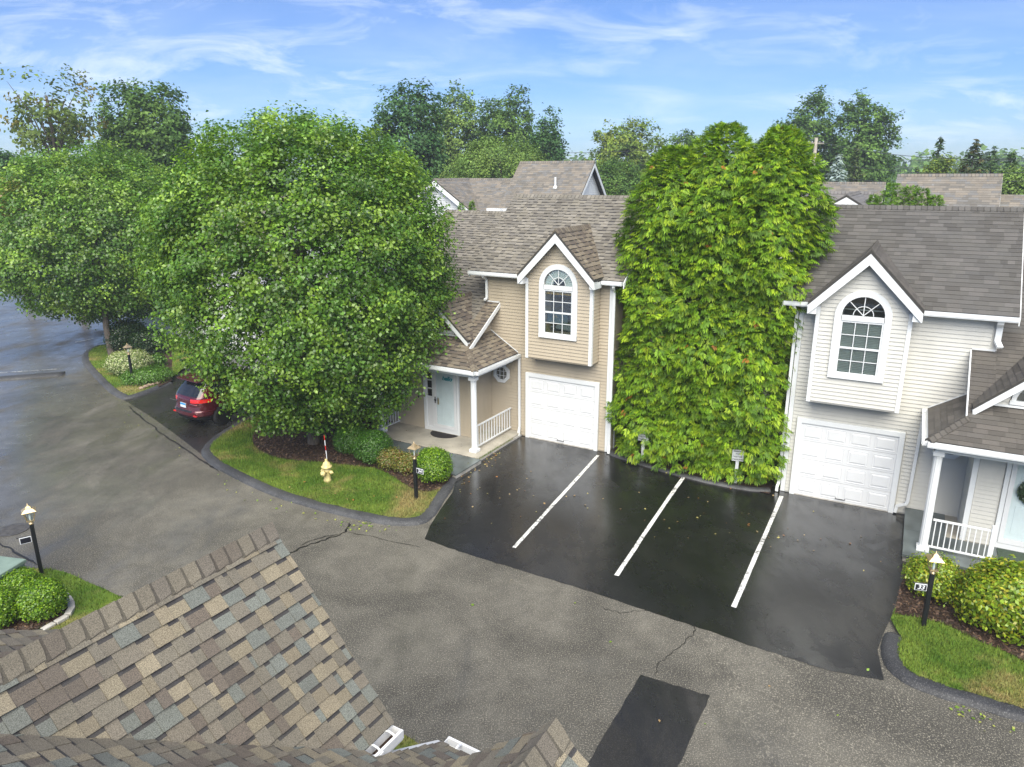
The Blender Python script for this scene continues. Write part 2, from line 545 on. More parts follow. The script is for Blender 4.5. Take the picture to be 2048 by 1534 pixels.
def H34(u, v): return (3.017 - .8626 * u - .5059 * v, 21.397 + .5059 * u - .8626 * v)
def H33(u, v): return (7.63 + .8758 * u - .4826 * v, 18.856 - .4826 * u - .8758 * v)

# parking pad of fresh black sealer
pad_edge = XY([(850, 1078), (930, 1107), (1060, 1146), (1200, 1190), (1350, 1241), (1500, 1291), (1640, 1337), (1768, 1362)])
pad_jag = []
for i in range(len(pad_edge) - 1):
    for k in range(8):
        t = k / 8
        pad_jag.append((pad_edge[i][0] + (pad_edge[i + 1][0] - pad_edge[i][0]) * t + random.uniform(-.02, .02), pad_edge[i][1] + (pad_edge[i + 1][1] - pad_edge[i][1]) * t + random.uniform(-.02, .02)))
c33 = XY([(1762, 1335), (1755, 1300), (1765, 1272), (1783, 1232), (1812, 1140)])
pad = pad_jag + [pad_edge[-1]] + c33 + [H33(3.25, 2.5), H33(3.25, -.02), H33(-.1, -.02), H33(-.2, -.2)] + [H34(-.1, -.1), H34(3.2, -.02), H34(3.2, 2.7), H34(3.0, 4.1)] + XY([(905, 985), (880, 1020), (860, 1052)])
sheet('parking_pad', pad, .006, MAT['pad'], 'freshly sealed black wet asphalt parking pad')
def strip(a, b, w):
    a, b = Vector(a), Vector(b)
    t = (b - a).normalized(); nn = Vector((-t.y, t.x)) * (w / 2)
    k = 14
    L = [tuple(a + (b - a) * (i / k) + nn * random.uniform(.86, 1.04)) for i in range(k + 1)]
    R_ = [tuple(a + (b - a) * (i / k) - nn * random.uniform(.86, 1.04)) for i in range(k + 1)]
    return L + R_[::-1]
for (p, q, lab) in (((1196, 911), (1028, 1096), 'white parking line beside the tan house garage'), ((1369, 952), (1233, 1152), 'white parking line in front of the evergreen screen'), ((1563, 993), (1467, 1215), 'white parking line beside the grey house garage')):
    a, b = XY([p, q])
    sheet('parking_line', strip(a, b, .105), .011, MAT['line'], lab)
def jag(poly, k, j):
    out = []
    for i in range(len(poly)):
        a, b = poly[i], poly[(i + 1) % len(poly)]
        out += [(a[0] + (b[0] - a[0]) * t / k + random.uniform(-j, j), a[1] + (b[1] - a[1]) * t / k + random.uniform(-j, j)) for t in range(k)]
    return out
sheet('asphalt_patch', jag(XY([(1281, 1350), (1420, 1392), (1352, 1545), (1165, 1545)]), 14, .012), .005, MAT['patch'], 'rectangular dark asphalt repair patch in the lane')
sheet('driveway', XY([(248, 800), (300, 832), (350, 868), (402, 908), (403, 902), (425, 878), (480, 843), (560, 795), (560, 700), (345, 700), (342, 768), (296, 787)]), .006, MAT['drive'], 'dark cracked driveway under the red car')
# joints and cracks: thin sunken-looking seams of tar laid on the lane
def crack(name, pts, w, lab):
    P = smooth_path([(p[0] + random.uniform(-.035, .035), p[1] + random.uniform(-.035, .035)) for p in smooth_path(XY(pts), 6)], 2)
    V, F_ = [], []
    for i, p in enumerate(P):
        t = (Vector(P[min(i + 1, len(P) - 1)]) - Vector(P[max(i - 1, 0)])).normalized()
        e = min(1, i / 4, (len(P) - 1 - i) / 4)
        for sg in (-1, 1):
            ww = w * e * random.uniform(.25, 1.0) * sg
            x, y = p[0] - t.y * ww, p[1] + t.x * ww
            V.append((x, y, gz(x, y) + .010))
    for i in range(len(P) - 1): F_.append((2 * i, 2 * i + 1, 2 * i + 3, 2 * i + 2))
    me = bpy.data.meshes.new(name); me.from_pydata(V, [], F_)
    o = link(name, me, MAT['black_tar']); o['kind'] = 'structure'; o['label'] = lab
t_ = NT('crack_tar'); t_.set(t_.mix(t_.noise(20), (.006, .006, .006), (.02, .018, .016)), .5); MAT['black_tar'] = t_.m
crack('pavement_crack', [(560, 1118), (600, 1098), (650, 1080), (690, 1065), (700, 1045)], .035, 'forked crack in the lane behind the roof ridge')
crack('pavement_crack', [(600, 1092), (640, 1076), (680, 1068)], .02, 'short crack branching towards the kerb')
crack('pavement_crack', [(1312, 1352), (1325, 1320), (1370, 1285), (1390, 1262), (1375, 1245)], .010, 'thin crack running up from the repair patch')
crack('pavement_crack', [(1200, 1214), (1240, 1225), (1290, 1221), (1330, 1232)], .009, 'thin crack just below the parking pad edge')
crack('pavement_crack', [(255, 812), (290, 840), (330, 872), (380, 905), (440, 945)], .04, 'broken joint along the mouth of the driveway')
crack('pavement_crack', [(-40, 1062), (20, 1098), (78, 1131)], .035, 'seam in the lane beside the left lamp post')
crack('pavement_crack', [(690, 1062), (760, 1078), (850, 1098)], .012, 'thin crack below the lawn corner')

CURB = [(-.17, -.03), (-.155, .02), (-.10, .075), (-.05, .092), (.0, .098), (.08, .095), (.14, .088), (.19, .02)]
# the island in front of the tan house
i34 = XY([(565, 792), (480, 843), (425, 877), (403, 900), (405, 914), (432, 938), (529, 986), (625, 1018), (722, 1041), (787, 1052), (845, 1049), (872, 1030), (888, 1005), (903, 982), (914, 960)])
p34 = smooth_path(i34, 6)
sweep('kerb', offset(p34, .17), CURB, MAT['curb'], 'dark asphalt kerb curving round the hydrant lawn', jit=.012)
lawn34 = offset(p34, .28) + [H34(3.1, 3.9), H34(3.1, .6), H34(9.8, .6)]
sheet('lawn', lawn34, .085, MAT['grass'], 'lawn with the hydrant and the lamp numbered 34')
bed34 = smooth_path(XY([(560, 800), (520, 850), (506, 890), (538, 916), (593, 927), (645, 930), (709, 938), (754, 943), (787, 960), (828, 985), (867, 988), (893, 972), (905, 958)]), 4) + [H34(3.15, 3.8), H34(3.15, 1), H34(9.5, 1)]
sheet('mulch_bed', bed34, .10, MAT['mulch'], 'dark mulch bed under the large tree')
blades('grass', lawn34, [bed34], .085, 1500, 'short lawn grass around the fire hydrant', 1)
# the island in front of the grey house
i33 = XY([(1767, 1268), (1760, 1293), (1763, 1318), (1777, 1343), (1813, 1370), (1866, 1392), (1950, 1418), (2048, 1447), (2150, 1475)])
p33 = smooth_path(i33, 6)
sweep('kerb', offset(p33, .17), CURB, MAT['curb'], 'dark asphalt kerb round the lawn with lamp 33', jit=.012)
lawn33 = offset(p33, .28) + XY([(2260, 1470), (2260, 1120), (2050, 1100), (1822, 1120), (1797, 1200), (1780, 1245)])
sheet('lawn', lawn33, .085, MAT['grass'], 'lawn with the lamp numbered 33')
bed33 = smooth_path(XY([(1786, 1236), (1815, 1240), (1850, 1246), (1900, 1262), (1960, 1292), (2010, 1312), (2060, 1338), (2160, 1370)]), 4) + XY([(2240, 1100), (2050, 1090), (1824, 1112), (1800, 1180)])
sheet('mulch_bed', bed33, .10, MAT['mulch'], 'mulch bed with yellow green shrubs by the grey house')
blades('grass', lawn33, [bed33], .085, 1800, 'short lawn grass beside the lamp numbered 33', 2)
# the island across the drive
iL = XY([(300, 672), (238, 687), (190, 694), (168, 706), (164, 718), (171, 736), (208, 776), (233, 794), (255, 799), (296, 788), (345, 767)])
pL = smooth_path(iL, 6)
sweep('kerb', offset(pL, .17), CURB, MAT['curb'], 'dark asphalt kerb round the far lawn by the driveway')
lawnL = offset(pL, .28) + XY([(420, 700), (420, 665)])
sheet('lawn', lawnL, .085, MAT['grass'], 'lawn with the variegated shrub across the driveway')
bedL = XY([(232, 700), (240, 745), (300, 752), (318, 778), (345, 765), (345, 690), (300, 680)])
sheet('mulch_bed', bedL, .10, MAT['mulch'], 'mulch bed behind the variegated shrub')
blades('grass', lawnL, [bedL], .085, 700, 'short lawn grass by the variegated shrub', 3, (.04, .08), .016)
# the lawn on the near side
lawnN = smooth_path(XY([(-260, 1150), (-100, 1142), (27, 1140), (75, 1139), (115, 1143), (146, 1152), (177, 1167), (209, 1180), (234, 1192), (330, 1235), (500, 1320), (640, 1392), (760, 1452), (812, 1474), (850, 1502), (905, 1560)]), 4)
lawnN = lawnN + [(-1.2, 5.5), (-14, 5.5), (-16, 12)]
sheet('lawn', lawnN, .03, MAT['grass'], 'lawn on the near side below the brown roof')
bedN = smooth_path(XY([(60, 1190), (105, 1188), (132, 1200), (140, 1218), (128, 1236), (95, 1252), (60, 1272)]), 4) + XY([(-60, 1330), (-120, 1250), (-40, 1190)])
sheet('mulch_bed', bedN, .045, MAT['mulch'], 'mulch bed round the near boxwoods')
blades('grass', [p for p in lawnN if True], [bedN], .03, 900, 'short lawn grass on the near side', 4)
# thuja bed strip
bedT = [H34(-.25, .75), H34(-.25, -4), H33(-.3, -4), H33(-.3, .55)]
sheet('mulch_bed', [H34(-.12, .12), H34(-1.5, .22), H34(-3.2, .28), H33(-.25, .42), H33(-.3, -3), H34(-.1, -3)], .02, MAT['mulch'], 'mulch strip under the evergreen screen')
pT = smooth_path([H34(-.05, .02), H34(-.6, .2), H34(-1.8, .42), H34(-3.2, .45), H33(-.9, .40), H33(-.28, .16)], 6)
sweep('kerb', pT, [(-.13, -.03), (-.11, .04), (-.05, .07), (.05, .075), (.11, .05), (.13, -.02)], MAT['curb'], 'low asphalt kerb in front of the evergreen screen', jit=.008)
# speed hump with a white edge
a, b = at(-60, 762), at(128, 748)
pb = [(a.x + (b.x - a.x) * i / 12, a.y + (b.y - a.y) * i / 12) for i in range(13)]
sweep('speed_hump', pb, [(-.34, -.01), (-.3, .05), (-.15, .085), (.12, .09), (.2, .07), (.26, -.01)], MAT['curb'], 'low asphalt hump across the lane at far left', jit=.004)
a, b = XY([(-60, 750), (120, 738)])
sheet('parking_line', strip(a, b, .05), .011, MAT['line'], 'white line along the hump at far left')
a, b = XY([(150, 685), (188, 677)])
sheet('parking_line', strip(a, b, .12), .011, MAT['line'], 'short white line under the far left tree')

def chips(label, poly, z, n, seed):
    r = np.random.default_rng(seed)
    a = np.array(poly); lo, hi = a.min(0), a.max(0)
    P = lo + r.random((n, 2)) * (hi - lo); P = P[inside(poly, P)]
    m = len(P)
    P3 = np.stack([P[:, 0], P[:, 1], gzv(P[:, 0]) + z + r.uniform(.004, .02, m)], 1)
    N = np.stack([r.normal(size=m) * .35, r.normal(size=m) * .35, np.ones(m)], 1); N /= np.linalg.norm(N, axis=1, keepdims=True)
    t = r.normal(size=(m, 3)); t -= N * (t * N).sum(1, keepdims=True); t /= np.linalg.norm(t, axis=1, keepdims=True)
    b = np.cross(N, t); L = r.uniform(.02, .055, m)[:, None]; w = r.uniform(.008, .02, m)[:, None]
    V = np.stack([P3 - t * L - b * w, P3 + t * L - b * w, P3 + t * L + b * w, P3 - t * L + b * w], 1)
    c = np.array([(.05, .03, .02), (.09, .05, .032), (.03, .019, .014), (.14, .085, .05), (.065, .04, .027)])[r.integers(0, 5, m)]
    C4 = np.ones((m, 4, 4)); C4[:, :, :3] = c[:, None]
    o = np_mesh('bark_chips', V.reshape(-1, 3), 4, MAT['chip'], None, C4.reshape(-1, 4))
    tag(o, label, 'mulch', kind='stuff')
t_ = NT('bark_chip'); t_.set(t_.attr(), .7); MAT['chip'] = t_.m
chips('loose bark chips under the large tree', bed34, .10, 26000, 5)
chips('loose bark chips under the glossy shrubs at right', bed33, .10, 14000, 6)
chips('loose bark chips round the near boxwoods', bedN, .045, 9000, 7)
# ------------------------------------------------------------------ shingles, siding and other house pieces
def clip(poly, a, b, c):
    """keep the part of a convex 2D polygon where a*s + b*t <= c"""
    out = []
    for i in range(len(poly)):
        p, q = poly[i], poly[(i + 1) % len(poly)]
        dp, dq = a * p[0] + b * p[1] - c, a * q[0] + b * q[1] - c
        if dp <= 0: out.append(p)
        if dp * dq < 0:
            t = dp / (dp - dq); out.append((p[0] + (q[0] - p[0]) * t, p[1] + (q[1] - p[1]) * t))
    return out
def clip_to(poly, conv):
    n = len(conv)
    ar = sum(conv[i][0] * conv[(i + 1) % n][1] - conv[(i + 1) % n][0] * conv[i][1] for i in range(n))
    sg = 1 if ar > 0 else -1
    for i in range(n):
        p, q = conv[i], conv[(i + 1) % n]
        nx, ny = (q[1] - p[1]) * sg, -(q[0] - p[0]) * sg
        poly = clip(poly, nx, ny, nx * p[0] + ny * p[1])
        if len(poly) < 3: return []
    return poly

class Shingles:
    """cuts a roof into single shingle tabs; the ones nearest the camera become parts, the rest one part"""
    def __init__(s, root, fmap, mat, palette, rng_seed, exposure=.143, widths=(.14, .30), two_layer=False, thick=.011):
        s.root, s.map, s.mat, s.pal, s.r = root, fmap, mat, palette, random.Random(rng_seed)
        s.exp, s.w, s.two, s.th = exposure, widths, two_layer, thick
        s.tabs = []
    def plane(s, origin, e1, e2, polys, lift=.004, s_range=None, pal=None):
        """origin on the eave, e1 along it, e2 up the slope; polys convex in (s, t)"""
        O, e1, e2 = Vector(origin), Vector(e1).normalized(), Vector(e2).normalized()
        n = e1.cross(e2)
        if n.z < 0: n = -n
        pal = pal or s.pal
        allp = [p for q in polys for p in q]
        s0, s1 = min(p[0] for p in allp), max(p[0] for p in allp)
        t0, t1 = min(p[1] for p in allp), max(p[1] for p in allp)
        k = 0
        for c in range(int((t1 - t0) / s.exp) + 1):
            ta, tb = t0 + c * s.exp, t0 + (c + 1) * s.exp
            x = s0 - s.r.uniform(0, s.w[1])
            proud = s.r.random() < .5
            while x < s1:
                w = s.r.uniform(*s.w)
                if s.r.random() < .12: w *= .5
                col = list(s.r.choice(pal))
                j = s.r.uniform(.9, 1.1); col = [v * j for v in col]
                proud = not proud
                hi = s.th * (1.9 if (s.two and proud) else 1.0)
                jt = s.r.uniform(-.002, .002)
                for q in polys:
                    g = .0008
                    sub = [((x + g, ta + jt), (x + w - g, ta + jt), (x + w - g, tb + .004), (x + g, tb + .004))]
                    shades = [1.0]
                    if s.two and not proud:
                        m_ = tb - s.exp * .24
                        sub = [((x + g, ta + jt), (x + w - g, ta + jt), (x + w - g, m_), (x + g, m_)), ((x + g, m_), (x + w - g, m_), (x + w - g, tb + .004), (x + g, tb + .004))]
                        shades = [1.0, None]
                    V, F_, Cc = [], [], []
                    for pl, sh in zip(sub, shades):
                        cp = clip_to(list(pl), q)
                        if len(cp) < 3: continue
                        b = len(V); m = len(cp)
                        for (a_, b_) in cp:
                            f = min(1, max(0, (b_ - ta) / s.exp))
                            V.append(O + e1 * a_ + e2 * b_ + n * (lift + hi * (1 - f) + .0015))
                        for (a_, b_) in cp: V.append(O + e1 * a_ + e2 * b_ + n * (lift - .004))
                        F_.append(tuple(range(b, b + m)))
                        F_ += [(b + i, b + m + i, b + m + (i + 1) % m, b + (i + 1) % m) for i in range(m)]
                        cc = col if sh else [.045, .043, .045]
                        Cc += [(*cc, 1)] * (2 * m)
                    if V:
                        cen = sum(V, Vector()) / len(V)
                        s.tabs.append((V, F_, Cc, cen))
                x += w
    def caps(s, p, q, d1, d2, r=.15, name='ridge_cap', pal=None, step=None, along=None):
        """ridge caps from p to q, folded down along d1 and d2"""
        p, q, d1, d2 = Vector(p), Vector(q), Vector(d1).normalized(), Vector(d2).normalized()
        L = (q - p).length; t = (q - p).normalized()
        step = step or s.exp
        k = int(L / step) + 1
        pal = pal or s.pal
        nn = -(d1 + d2); nn = nn / max(nn.length, .2)
        for i in range(k):
            a = p + t * min(L, i * step); b = p + t * min(L, (i + 1) * step + .02)
            if (b - a).length < .02: continue
            col = list(s.r.choice(pal))
            V, F_ = [], []
            prof = [d1 * r, d1 * r * .55 + nn * .004, d1 * .05 + nn * .012, nn * .022, d2 * .05 + nn * .012, d2 * r * .55 + nn * .004, d2 * r]
            m = len(prof)
            k_ = .74
            c_ = a + (b - a) * k_
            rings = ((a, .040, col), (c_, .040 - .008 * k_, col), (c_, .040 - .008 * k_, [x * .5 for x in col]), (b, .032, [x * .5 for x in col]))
            Cc = []
            for q_, (pt, lift, cc) in enumerate(rings):
                for iw, w in enumerate(prof):
                    sh = 0.0 if not (q_ == 0 and iw in (0, m - 1)) else 1.0
                    V.append(pt + w * (1 - .10 * sh) + nn * lift + t * (.012 * sh)); Cc.append((*cc, 1))
            for pt in (a, b):
                for w in prof: V.append(pt + w - nn * .004); Cc.append((*col, 1))
            for rr in (0, 2):
                for j in range(m - 1): F_.append((rr * m + j, rr * m + j + 1, (rr + 1) * m + j + 1, (rr + 1) * m + j))
            for j in range(m - 1): F_.append((j + 1, j, 4 * m + j, 4 * m + j + 1))
            F_ += [(0, m, 5 * m, 4 * m), (m - 1, 2 * m - 1, 6 * m - 1, 5 * m - 1)]
            s.tabs.append((V, F_, Cc, (a + b) / 2, name)); continue
            s.tabs.append((V, F_, [(*col, 1)] * len(V), (a + b) / 2, name))
    def finish(s, roof, W, n_obj=300, mat=None):
        mat = mat or s.mat
        def dist(t):
            return (W @ Vector(s.map(t[3])) - CAMV).length
        def facing(t): return 0
        o = sorted(s.tabs, key=dist)
        for t in o[:n_obj]:
            me = bpy.data.meshes.new('shingle')
            me.from_pydata([s.map(v) for v in t[0]], [], t[1])
            bm = bmesh.new(); bm.from_mesh(me); bmesh.ops.recalc_face_normals(bm, faces=bm.faces)
            # keep the exposed face outwards
            bm.normal_update(); bm.to_mesh(me); bm.free()
            set_col(me, t[2])
            link(t[4] if len(t) > 4 else 'shingle', me, mat, roof)
        rest = o[n_obj:]
        if rest:
            V, F_, Cc = [], [], []
            for t in rest:
                b = len(V); V += [s.map(v) for v in t[0]]; F_ += [tuple(b + i for i in f) for f in t[1]]; Cc += t[2]
            me = bpy.data.meshes.new('shingle_field'); me.from_pydata(V, [], F_); set_col(me, Cc)
            tag(link('shingle_field', me, mat, roof), kind='stuff')

def spans(z, poly, holes, zh):
    """intervals of the wall polygon (s, z) at height z minus the holes (s0, s1, z0, z1)"""
    xs = []
    n = len(poly)
    for i in range(n):
        p, q = poly[i], poly[(i + 1) % n]
        if (p[1] > z) != (q[1] > z): xs.append(p[0] + (q[0] - p[0]) * (z - p[1]) / (q[1] - p[1]))
    xs.sort()
    iv = [(xs[i], xs[i + 1]) for i in range(0, len(xs) - 1, 2)]
    for (a, b, c, d) in holes:
        if zh + 1e-6 < c or z - .04 > d: continue
        nv = []
        for (p, q) in iv:
            if b <= p or a >= q: nv.append((p, q)); continue
            if a > p: nv.append((p, a))
            if b < q: nv.append((b, q))
        iv = nv
    return [(a, b) for a, b in iv if b - a > .03]
def siding(wall, fmap, mat, O, e1, nrm, poly, holes=(), exposure=.1035, boards=True, z_from=None):
    """lap siding: every board a part of the wall"""
    O, e1, nrm = Vector(O), Vector(e1).normalized(), Vector(nrm).normalized()
    z0, z1 = min(p[1] for p in poly), max(p[1] for p in poly)
    k = 0
    z = z0
    while z < z1 - .02:
        zt = min(z + exposure, z1)
        for (a, b) in spans((z + zt) / 2, poly, holes, zt):
            jj = random.uniform(-.0012, .0012)
            pr = [(z, .024 + jj), (z, -.004), (zt + .004, -.004), (zt + .004, .002)]
            V = [O + e1 * a + nrm * d + Vector((0, 0, h)) for h, d in pr] + [O + e1 * b + nrm * d + Vector((0, 0, h)) for h, d in pr]
            mb = MB(fmap); mb.add(V, [(0, 1, 2, 3), (7, 6, 5, 4), (0, 4, 5, 1), (1, 5, 6, 2), (2, 6, 7, 3), (3, 7, 4, 0)])
            mb.build('siding_board', mat, wall)
        z += exposure

def text_mesh(txt, size, extrude=.004, shear=0., bold=0., align='CENTER', spacing=1.0):
    c = bpy.data.curves.new('txt', 'FONT')
    c.body, c.size, c.extrude, c.shear, c.offset = txt, size, extrude, shear, bold
    c.align_x, c.align_y = align, 'CENTER'
    c.space_line = spacing
    o = bpy.data.objects.new('txt', c); COL.objects.link(o)
    me = bpy.data.meshes.new_from_object(o.evaluated_get(bpy.context.evaluated_depsgraph_get()))
    bpy.data.objects.remove(o); bpy.data.curves.remove(c)
    return me
def put_text(name, txt, size, mat, parent, loc, rot, **k):
    """rot: Matrix 3x3 whose columns are text right, text up, text normal"""
    me = text_mesh(txt, size, **k)
    me.materials.clear()
    o = link(name, me, mat, parent)
    m = rot.to_4x4(); m.translation = loc
    o.matrix_local = m
    return o

PAL34 = [(0.212, 0.1939, 0.1641), (0.1849, 0.1696, 0.1443), (0.239, 0.2192, 0.1877), (0.1488, 0.1353, 0.1155), (0.203, 0.1849, 0.1516), (0.1714, 0.1587, 0.1398)]
PAL34L = [(0.18, 0.1485, 0.1125), (0.144, 0.117, 0.09), (0.225, 0.189, 0.1395), (0.117, 0.0945, 0.0765), (0.198, 0.1665, 0.126)]
PAL33 = [(0.0964, 0.092, 0.0863), (0.0838, 0.0798, 0.0761), (0.1104, 0.104, 0.0989), (0.074, 0.0699, 0.0659), (0.0921, 0.0884, 0.0848)]
PALF = [(0.2412, 0.2079, 0.1447), (0.2608, 0.2242, 0.1577), (0.1697, 0.1528, 0.1188), (0.1568, 0.1411, 0.1109), (0.1275, 0.106, 0.0863), (0.1373, 0.1138, 0.0914), (0.1666, 0.1787, 0.1577), (0.1568, 0.169, 0.1512), (0.1894, 0.1657, 0.1252), (0.1763, 0.1561, 0.122), (0.2282, 0.1949, 0.1369), (0.1633, 0.1463, 0.1156), (0.186, 0.1625, 0.1265)]
PALB = [(0.187, 0.1658, 0.1403), (0.221, 0.1913, 0.1573), (0.1445, 0.1343, 0.1207), (0.17, 0.1658, 0.1615), (0.204, 0.1827, 0.1573)]

def gutter(mb, p, q, out, w=.11, h=.11):
    """open channel along p-q; out is the outward horizontal direction"""
    p, q, out = Vector(p), Vector(q), Vector(out).normalized()
    t = (q - p); z = Vector((0, 0, 1)); a = .008
    for (o0, o1, z0, z1) in ((0, a, -h, 0), (w - a * 2, w + .012, -h * .75, .004), (0, w * .8, -h, -h + a), (w * .7, w, -h, -h * .7)):
        mb.prism([tuple(p + out * o0 + z * z0), tuple(p + out * o1 + z * z0), tuple(p + out * o1 + z * z1), tuple(p + out * o0 + z * z1)], tuple(t))
    for e in (p, q - t.normalized() * a):
        mb.prism([tuple(e + z * -h), tuple(e + out * w - z * h * .7), tuple(e + out * w), tuple(e)], tuple(t.normalized() * a))
def spout(mb, path, w=.075, d=.055):
    for i in range(len(path) - 1):
        p, q = Vector(path[i]), Vector(path[i + 1])
        t = (q - p).normalized()
        upv = Vector((0, 1, 0)) if abs(t.z) > .7 else Vector((0, 0, 1))
        mb.bar(p - t * .012, q + t * .012, w, d, upv)

def arch_window(root, fmap, um, v, zb, half, zs, zt_sash, blinds, curtain, fan_dark):
    """double-hung window with a half-round fan light; v is the wall plane, +v outwards"""
    z_arc = zt_sash + .15
    Ro = half + .17
    # casing: legs, sill and arch
    mb = MB(fmap)
    w = .155
    for sg in (-1, 1):
        a, b = sorted((um + sg * (half + .015), um + sg * (half + .015 + w)))
        mb.box((a, v, zb - .12), (b, v + .055, z_arc))
    mb.box((um - half - .17, v, zb - .13), (um + half + .17, v + .065, zb - .005))
    n = 20
    outer = [(um + Ro * math.cos(math.pi * i / n), z_arc + Ro * math.sin(math.pi * i / n)) for i in range(n + 1)]
    inner = [(um + (half + .01) * math.cos(math.pi * i / n), z_arc + (half + .01) * math.sin(math.pi * i / n)) for i in range(n + 1)]
    for i in range(n):
        mb.prism([(outer[i][0], v, outer[i][1]), (outer[i + 1][0], v, outer[i + 1][1]), (inner[i + 1][0], v, inner[i + 1][1]), (inner[i][0], v, inner[i][1])], (0, .055, 0))
    mb.box((um - half, v, zt_sash + .02), (um + half, v + .05, z_arc))
    win = mb.build('window', MAT['vinyl'], root)
    # inner bead
    mb = MB(fmap)
    for sg in (-1, 1):
        a, b = sorted((um + sg * (half - .03), um + sg * (half + .014)))
        mb.box((a, v - .02, zb), (b, v + .03, zt_sash + .018))
    zm = (zb + zt_sash) / 2
    mb.box((um - half + .03, v - .01, zm - .025), (um + half - .03, v + .032, zm + .025))
    mb.box((um - half + .03, v - .01, zt_sash - .03), (um + half - .03, v + .028, zt_sash + .018))
    mb.box((um - half + .03, v - .01, zb), (um + half - .03, v + .028, zb + .035))
    mb.build('sash', MAT['vinyl'], win)
    gw = half - .03
    for (za, zc, vv) in ((zb + .035, zm - .025, v + .004), (zm + .025, zt_sash - .03, v + .012)):
        for i in range(3):
            for j in range(2):
                a, b = um - gw + 2 * gw * i / 3, um - gw + 2 * gw * (i + 1) / 3
                c, d = za + (zc - za) * j / 2, za + (zc - za) * (j + 1) / 2
                MB(fmap).box((a + .002, vv, c + .002), (b - .002, vv + .004, d - .002)).build('pane', MAT['glass'], win)
        for i in (1, 2):
            x = um - gw + 2 * gw * i / 3
            MB(fmap).box((x - .009, vv + .002, za), (x + .009, vv + .014, zc)).build('muntin', MAT['vinyl'], win)
        MB(fmap).box((um - gw, vv + .001, (za + zc) / 2 - .009), (um + gw, vv + .0135, (za + zc) / 2 + .009)).build('muntin', MAT['vinyl'], win)
    # fan light
    R0 = half - .01
    k = 4
    for i in range(k):
        a0, a1 = math.pi * i / k, math.pi * (i + 1) / k
        for (r0, r1) in ((.005, .22), (.24, R0)):
            arc0 = [(r0, a0 + (a1 - a0) * j / 5) for j in range(6)]; arc1 = [(r1, a1 - (a1 - a0) * j / 5) for j in range(6)]
            MB(fmap).prism([(um + r * math.cos(a), v + .004, z_arc + .012 + r * math.sin(a)) for r, a in arc0 + arc1], (0, .004, 0)).build('pane', MAT['glass'], win)
    for i in range(1, k):
        a0 = math.pi * i / k
        mb = MB(fmap); mb.bar((um, v + .012, z_arc + .012), (um + R0 * math.cos(a0), v + .012, z_arc + .012 + R0 * math.sin(a0)), .018, .014, (0, 1, 0)); mb.build('muntin', MAT['vinyl'], win)
    mb = MB(fmap)
    for i in range(12):
        a0, a1 = math.pi * i / 12, math.pi * (i + 1) / 12
        mb.prism([(um + r * math.cos(a), v + .006, z_arc + .012 + r * math.sin(a)) for r, a in ((.222, a0), (.238, a0), (.238, a1), (.222, a1))], (0, .013, 0))
    mb.build('muntin', MAT['vinyl'], win)
    # the room behind
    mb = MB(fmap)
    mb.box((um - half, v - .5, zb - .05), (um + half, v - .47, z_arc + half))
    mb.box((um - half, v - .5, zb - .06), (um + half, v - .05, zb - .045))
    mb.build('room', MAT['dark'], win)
    if blinds:
        for i in range(int((zt_sash - zb) / .042)):
            z = zb + .02 + i * .042
            mb = MB(fmap); mb.bar((um - half + .02, v - .04, z), (um + half - .02, v - .04, z), .050, .004, (0, -.8, .6)); mb.build('blind_slat', MAT['blind'], win)
    if curtain:
        mb = MB(fmap)
        for i in range(12):
            x = um - half + 2 * half * i / 12
            mb.prism([(x, v - .07, zt_sash - .14), (x + 2 * half / 12, v - .075 - .01 * (i % 2), zt_sash - .14), (x + 2 * half / 12, v - .075 - .01 * (i % 2), zt_sash - .02), (x, v - .07, zt_sash - .02)], (0, -.006, 0))
        mb.build('curtain', MAT['curtain'], win)
        MB(fmap).box((um - half + .25, v - .32, zb + .3), (um + half, v - .18, zb + .62)).build('headboard', MAT['bluecloth'], win)
    if not fan_dark:
        mb = MB(fmap)
        for i in range(36):
            a0, a1 = math.pi * i / 36, math.pi * (i + 1) / 36
            vv = v - .03 - .012 * (i % 2); v2 = v - .03 - .012 * ((i + 1) % 2)
            P = [(um + .2 * math.cos(a0), vv, z_arc + .2 * math.sin(a0)), (um + R0 * math.cos(a0), vv, z_arc + R0 * math.sin(a0)), (um + R0 * math.cos(a1), v2, z_arc + R0 * math.sin(a1)), (um + .2 * math.cos(a1), v2, z_arc + .2 * math.sin(a1))]
            mb.prism(P, (0, -.004, 0))
        mb.build('pleated_shade', MAT['blind'], win)
    return win
MAT['curtain'] = m_plain('yellow_cloth', (.62, .36, .04), .8)
MAT['bluecloth'] = m_plain('blue_cloth', (.10, .17, .21), .8)

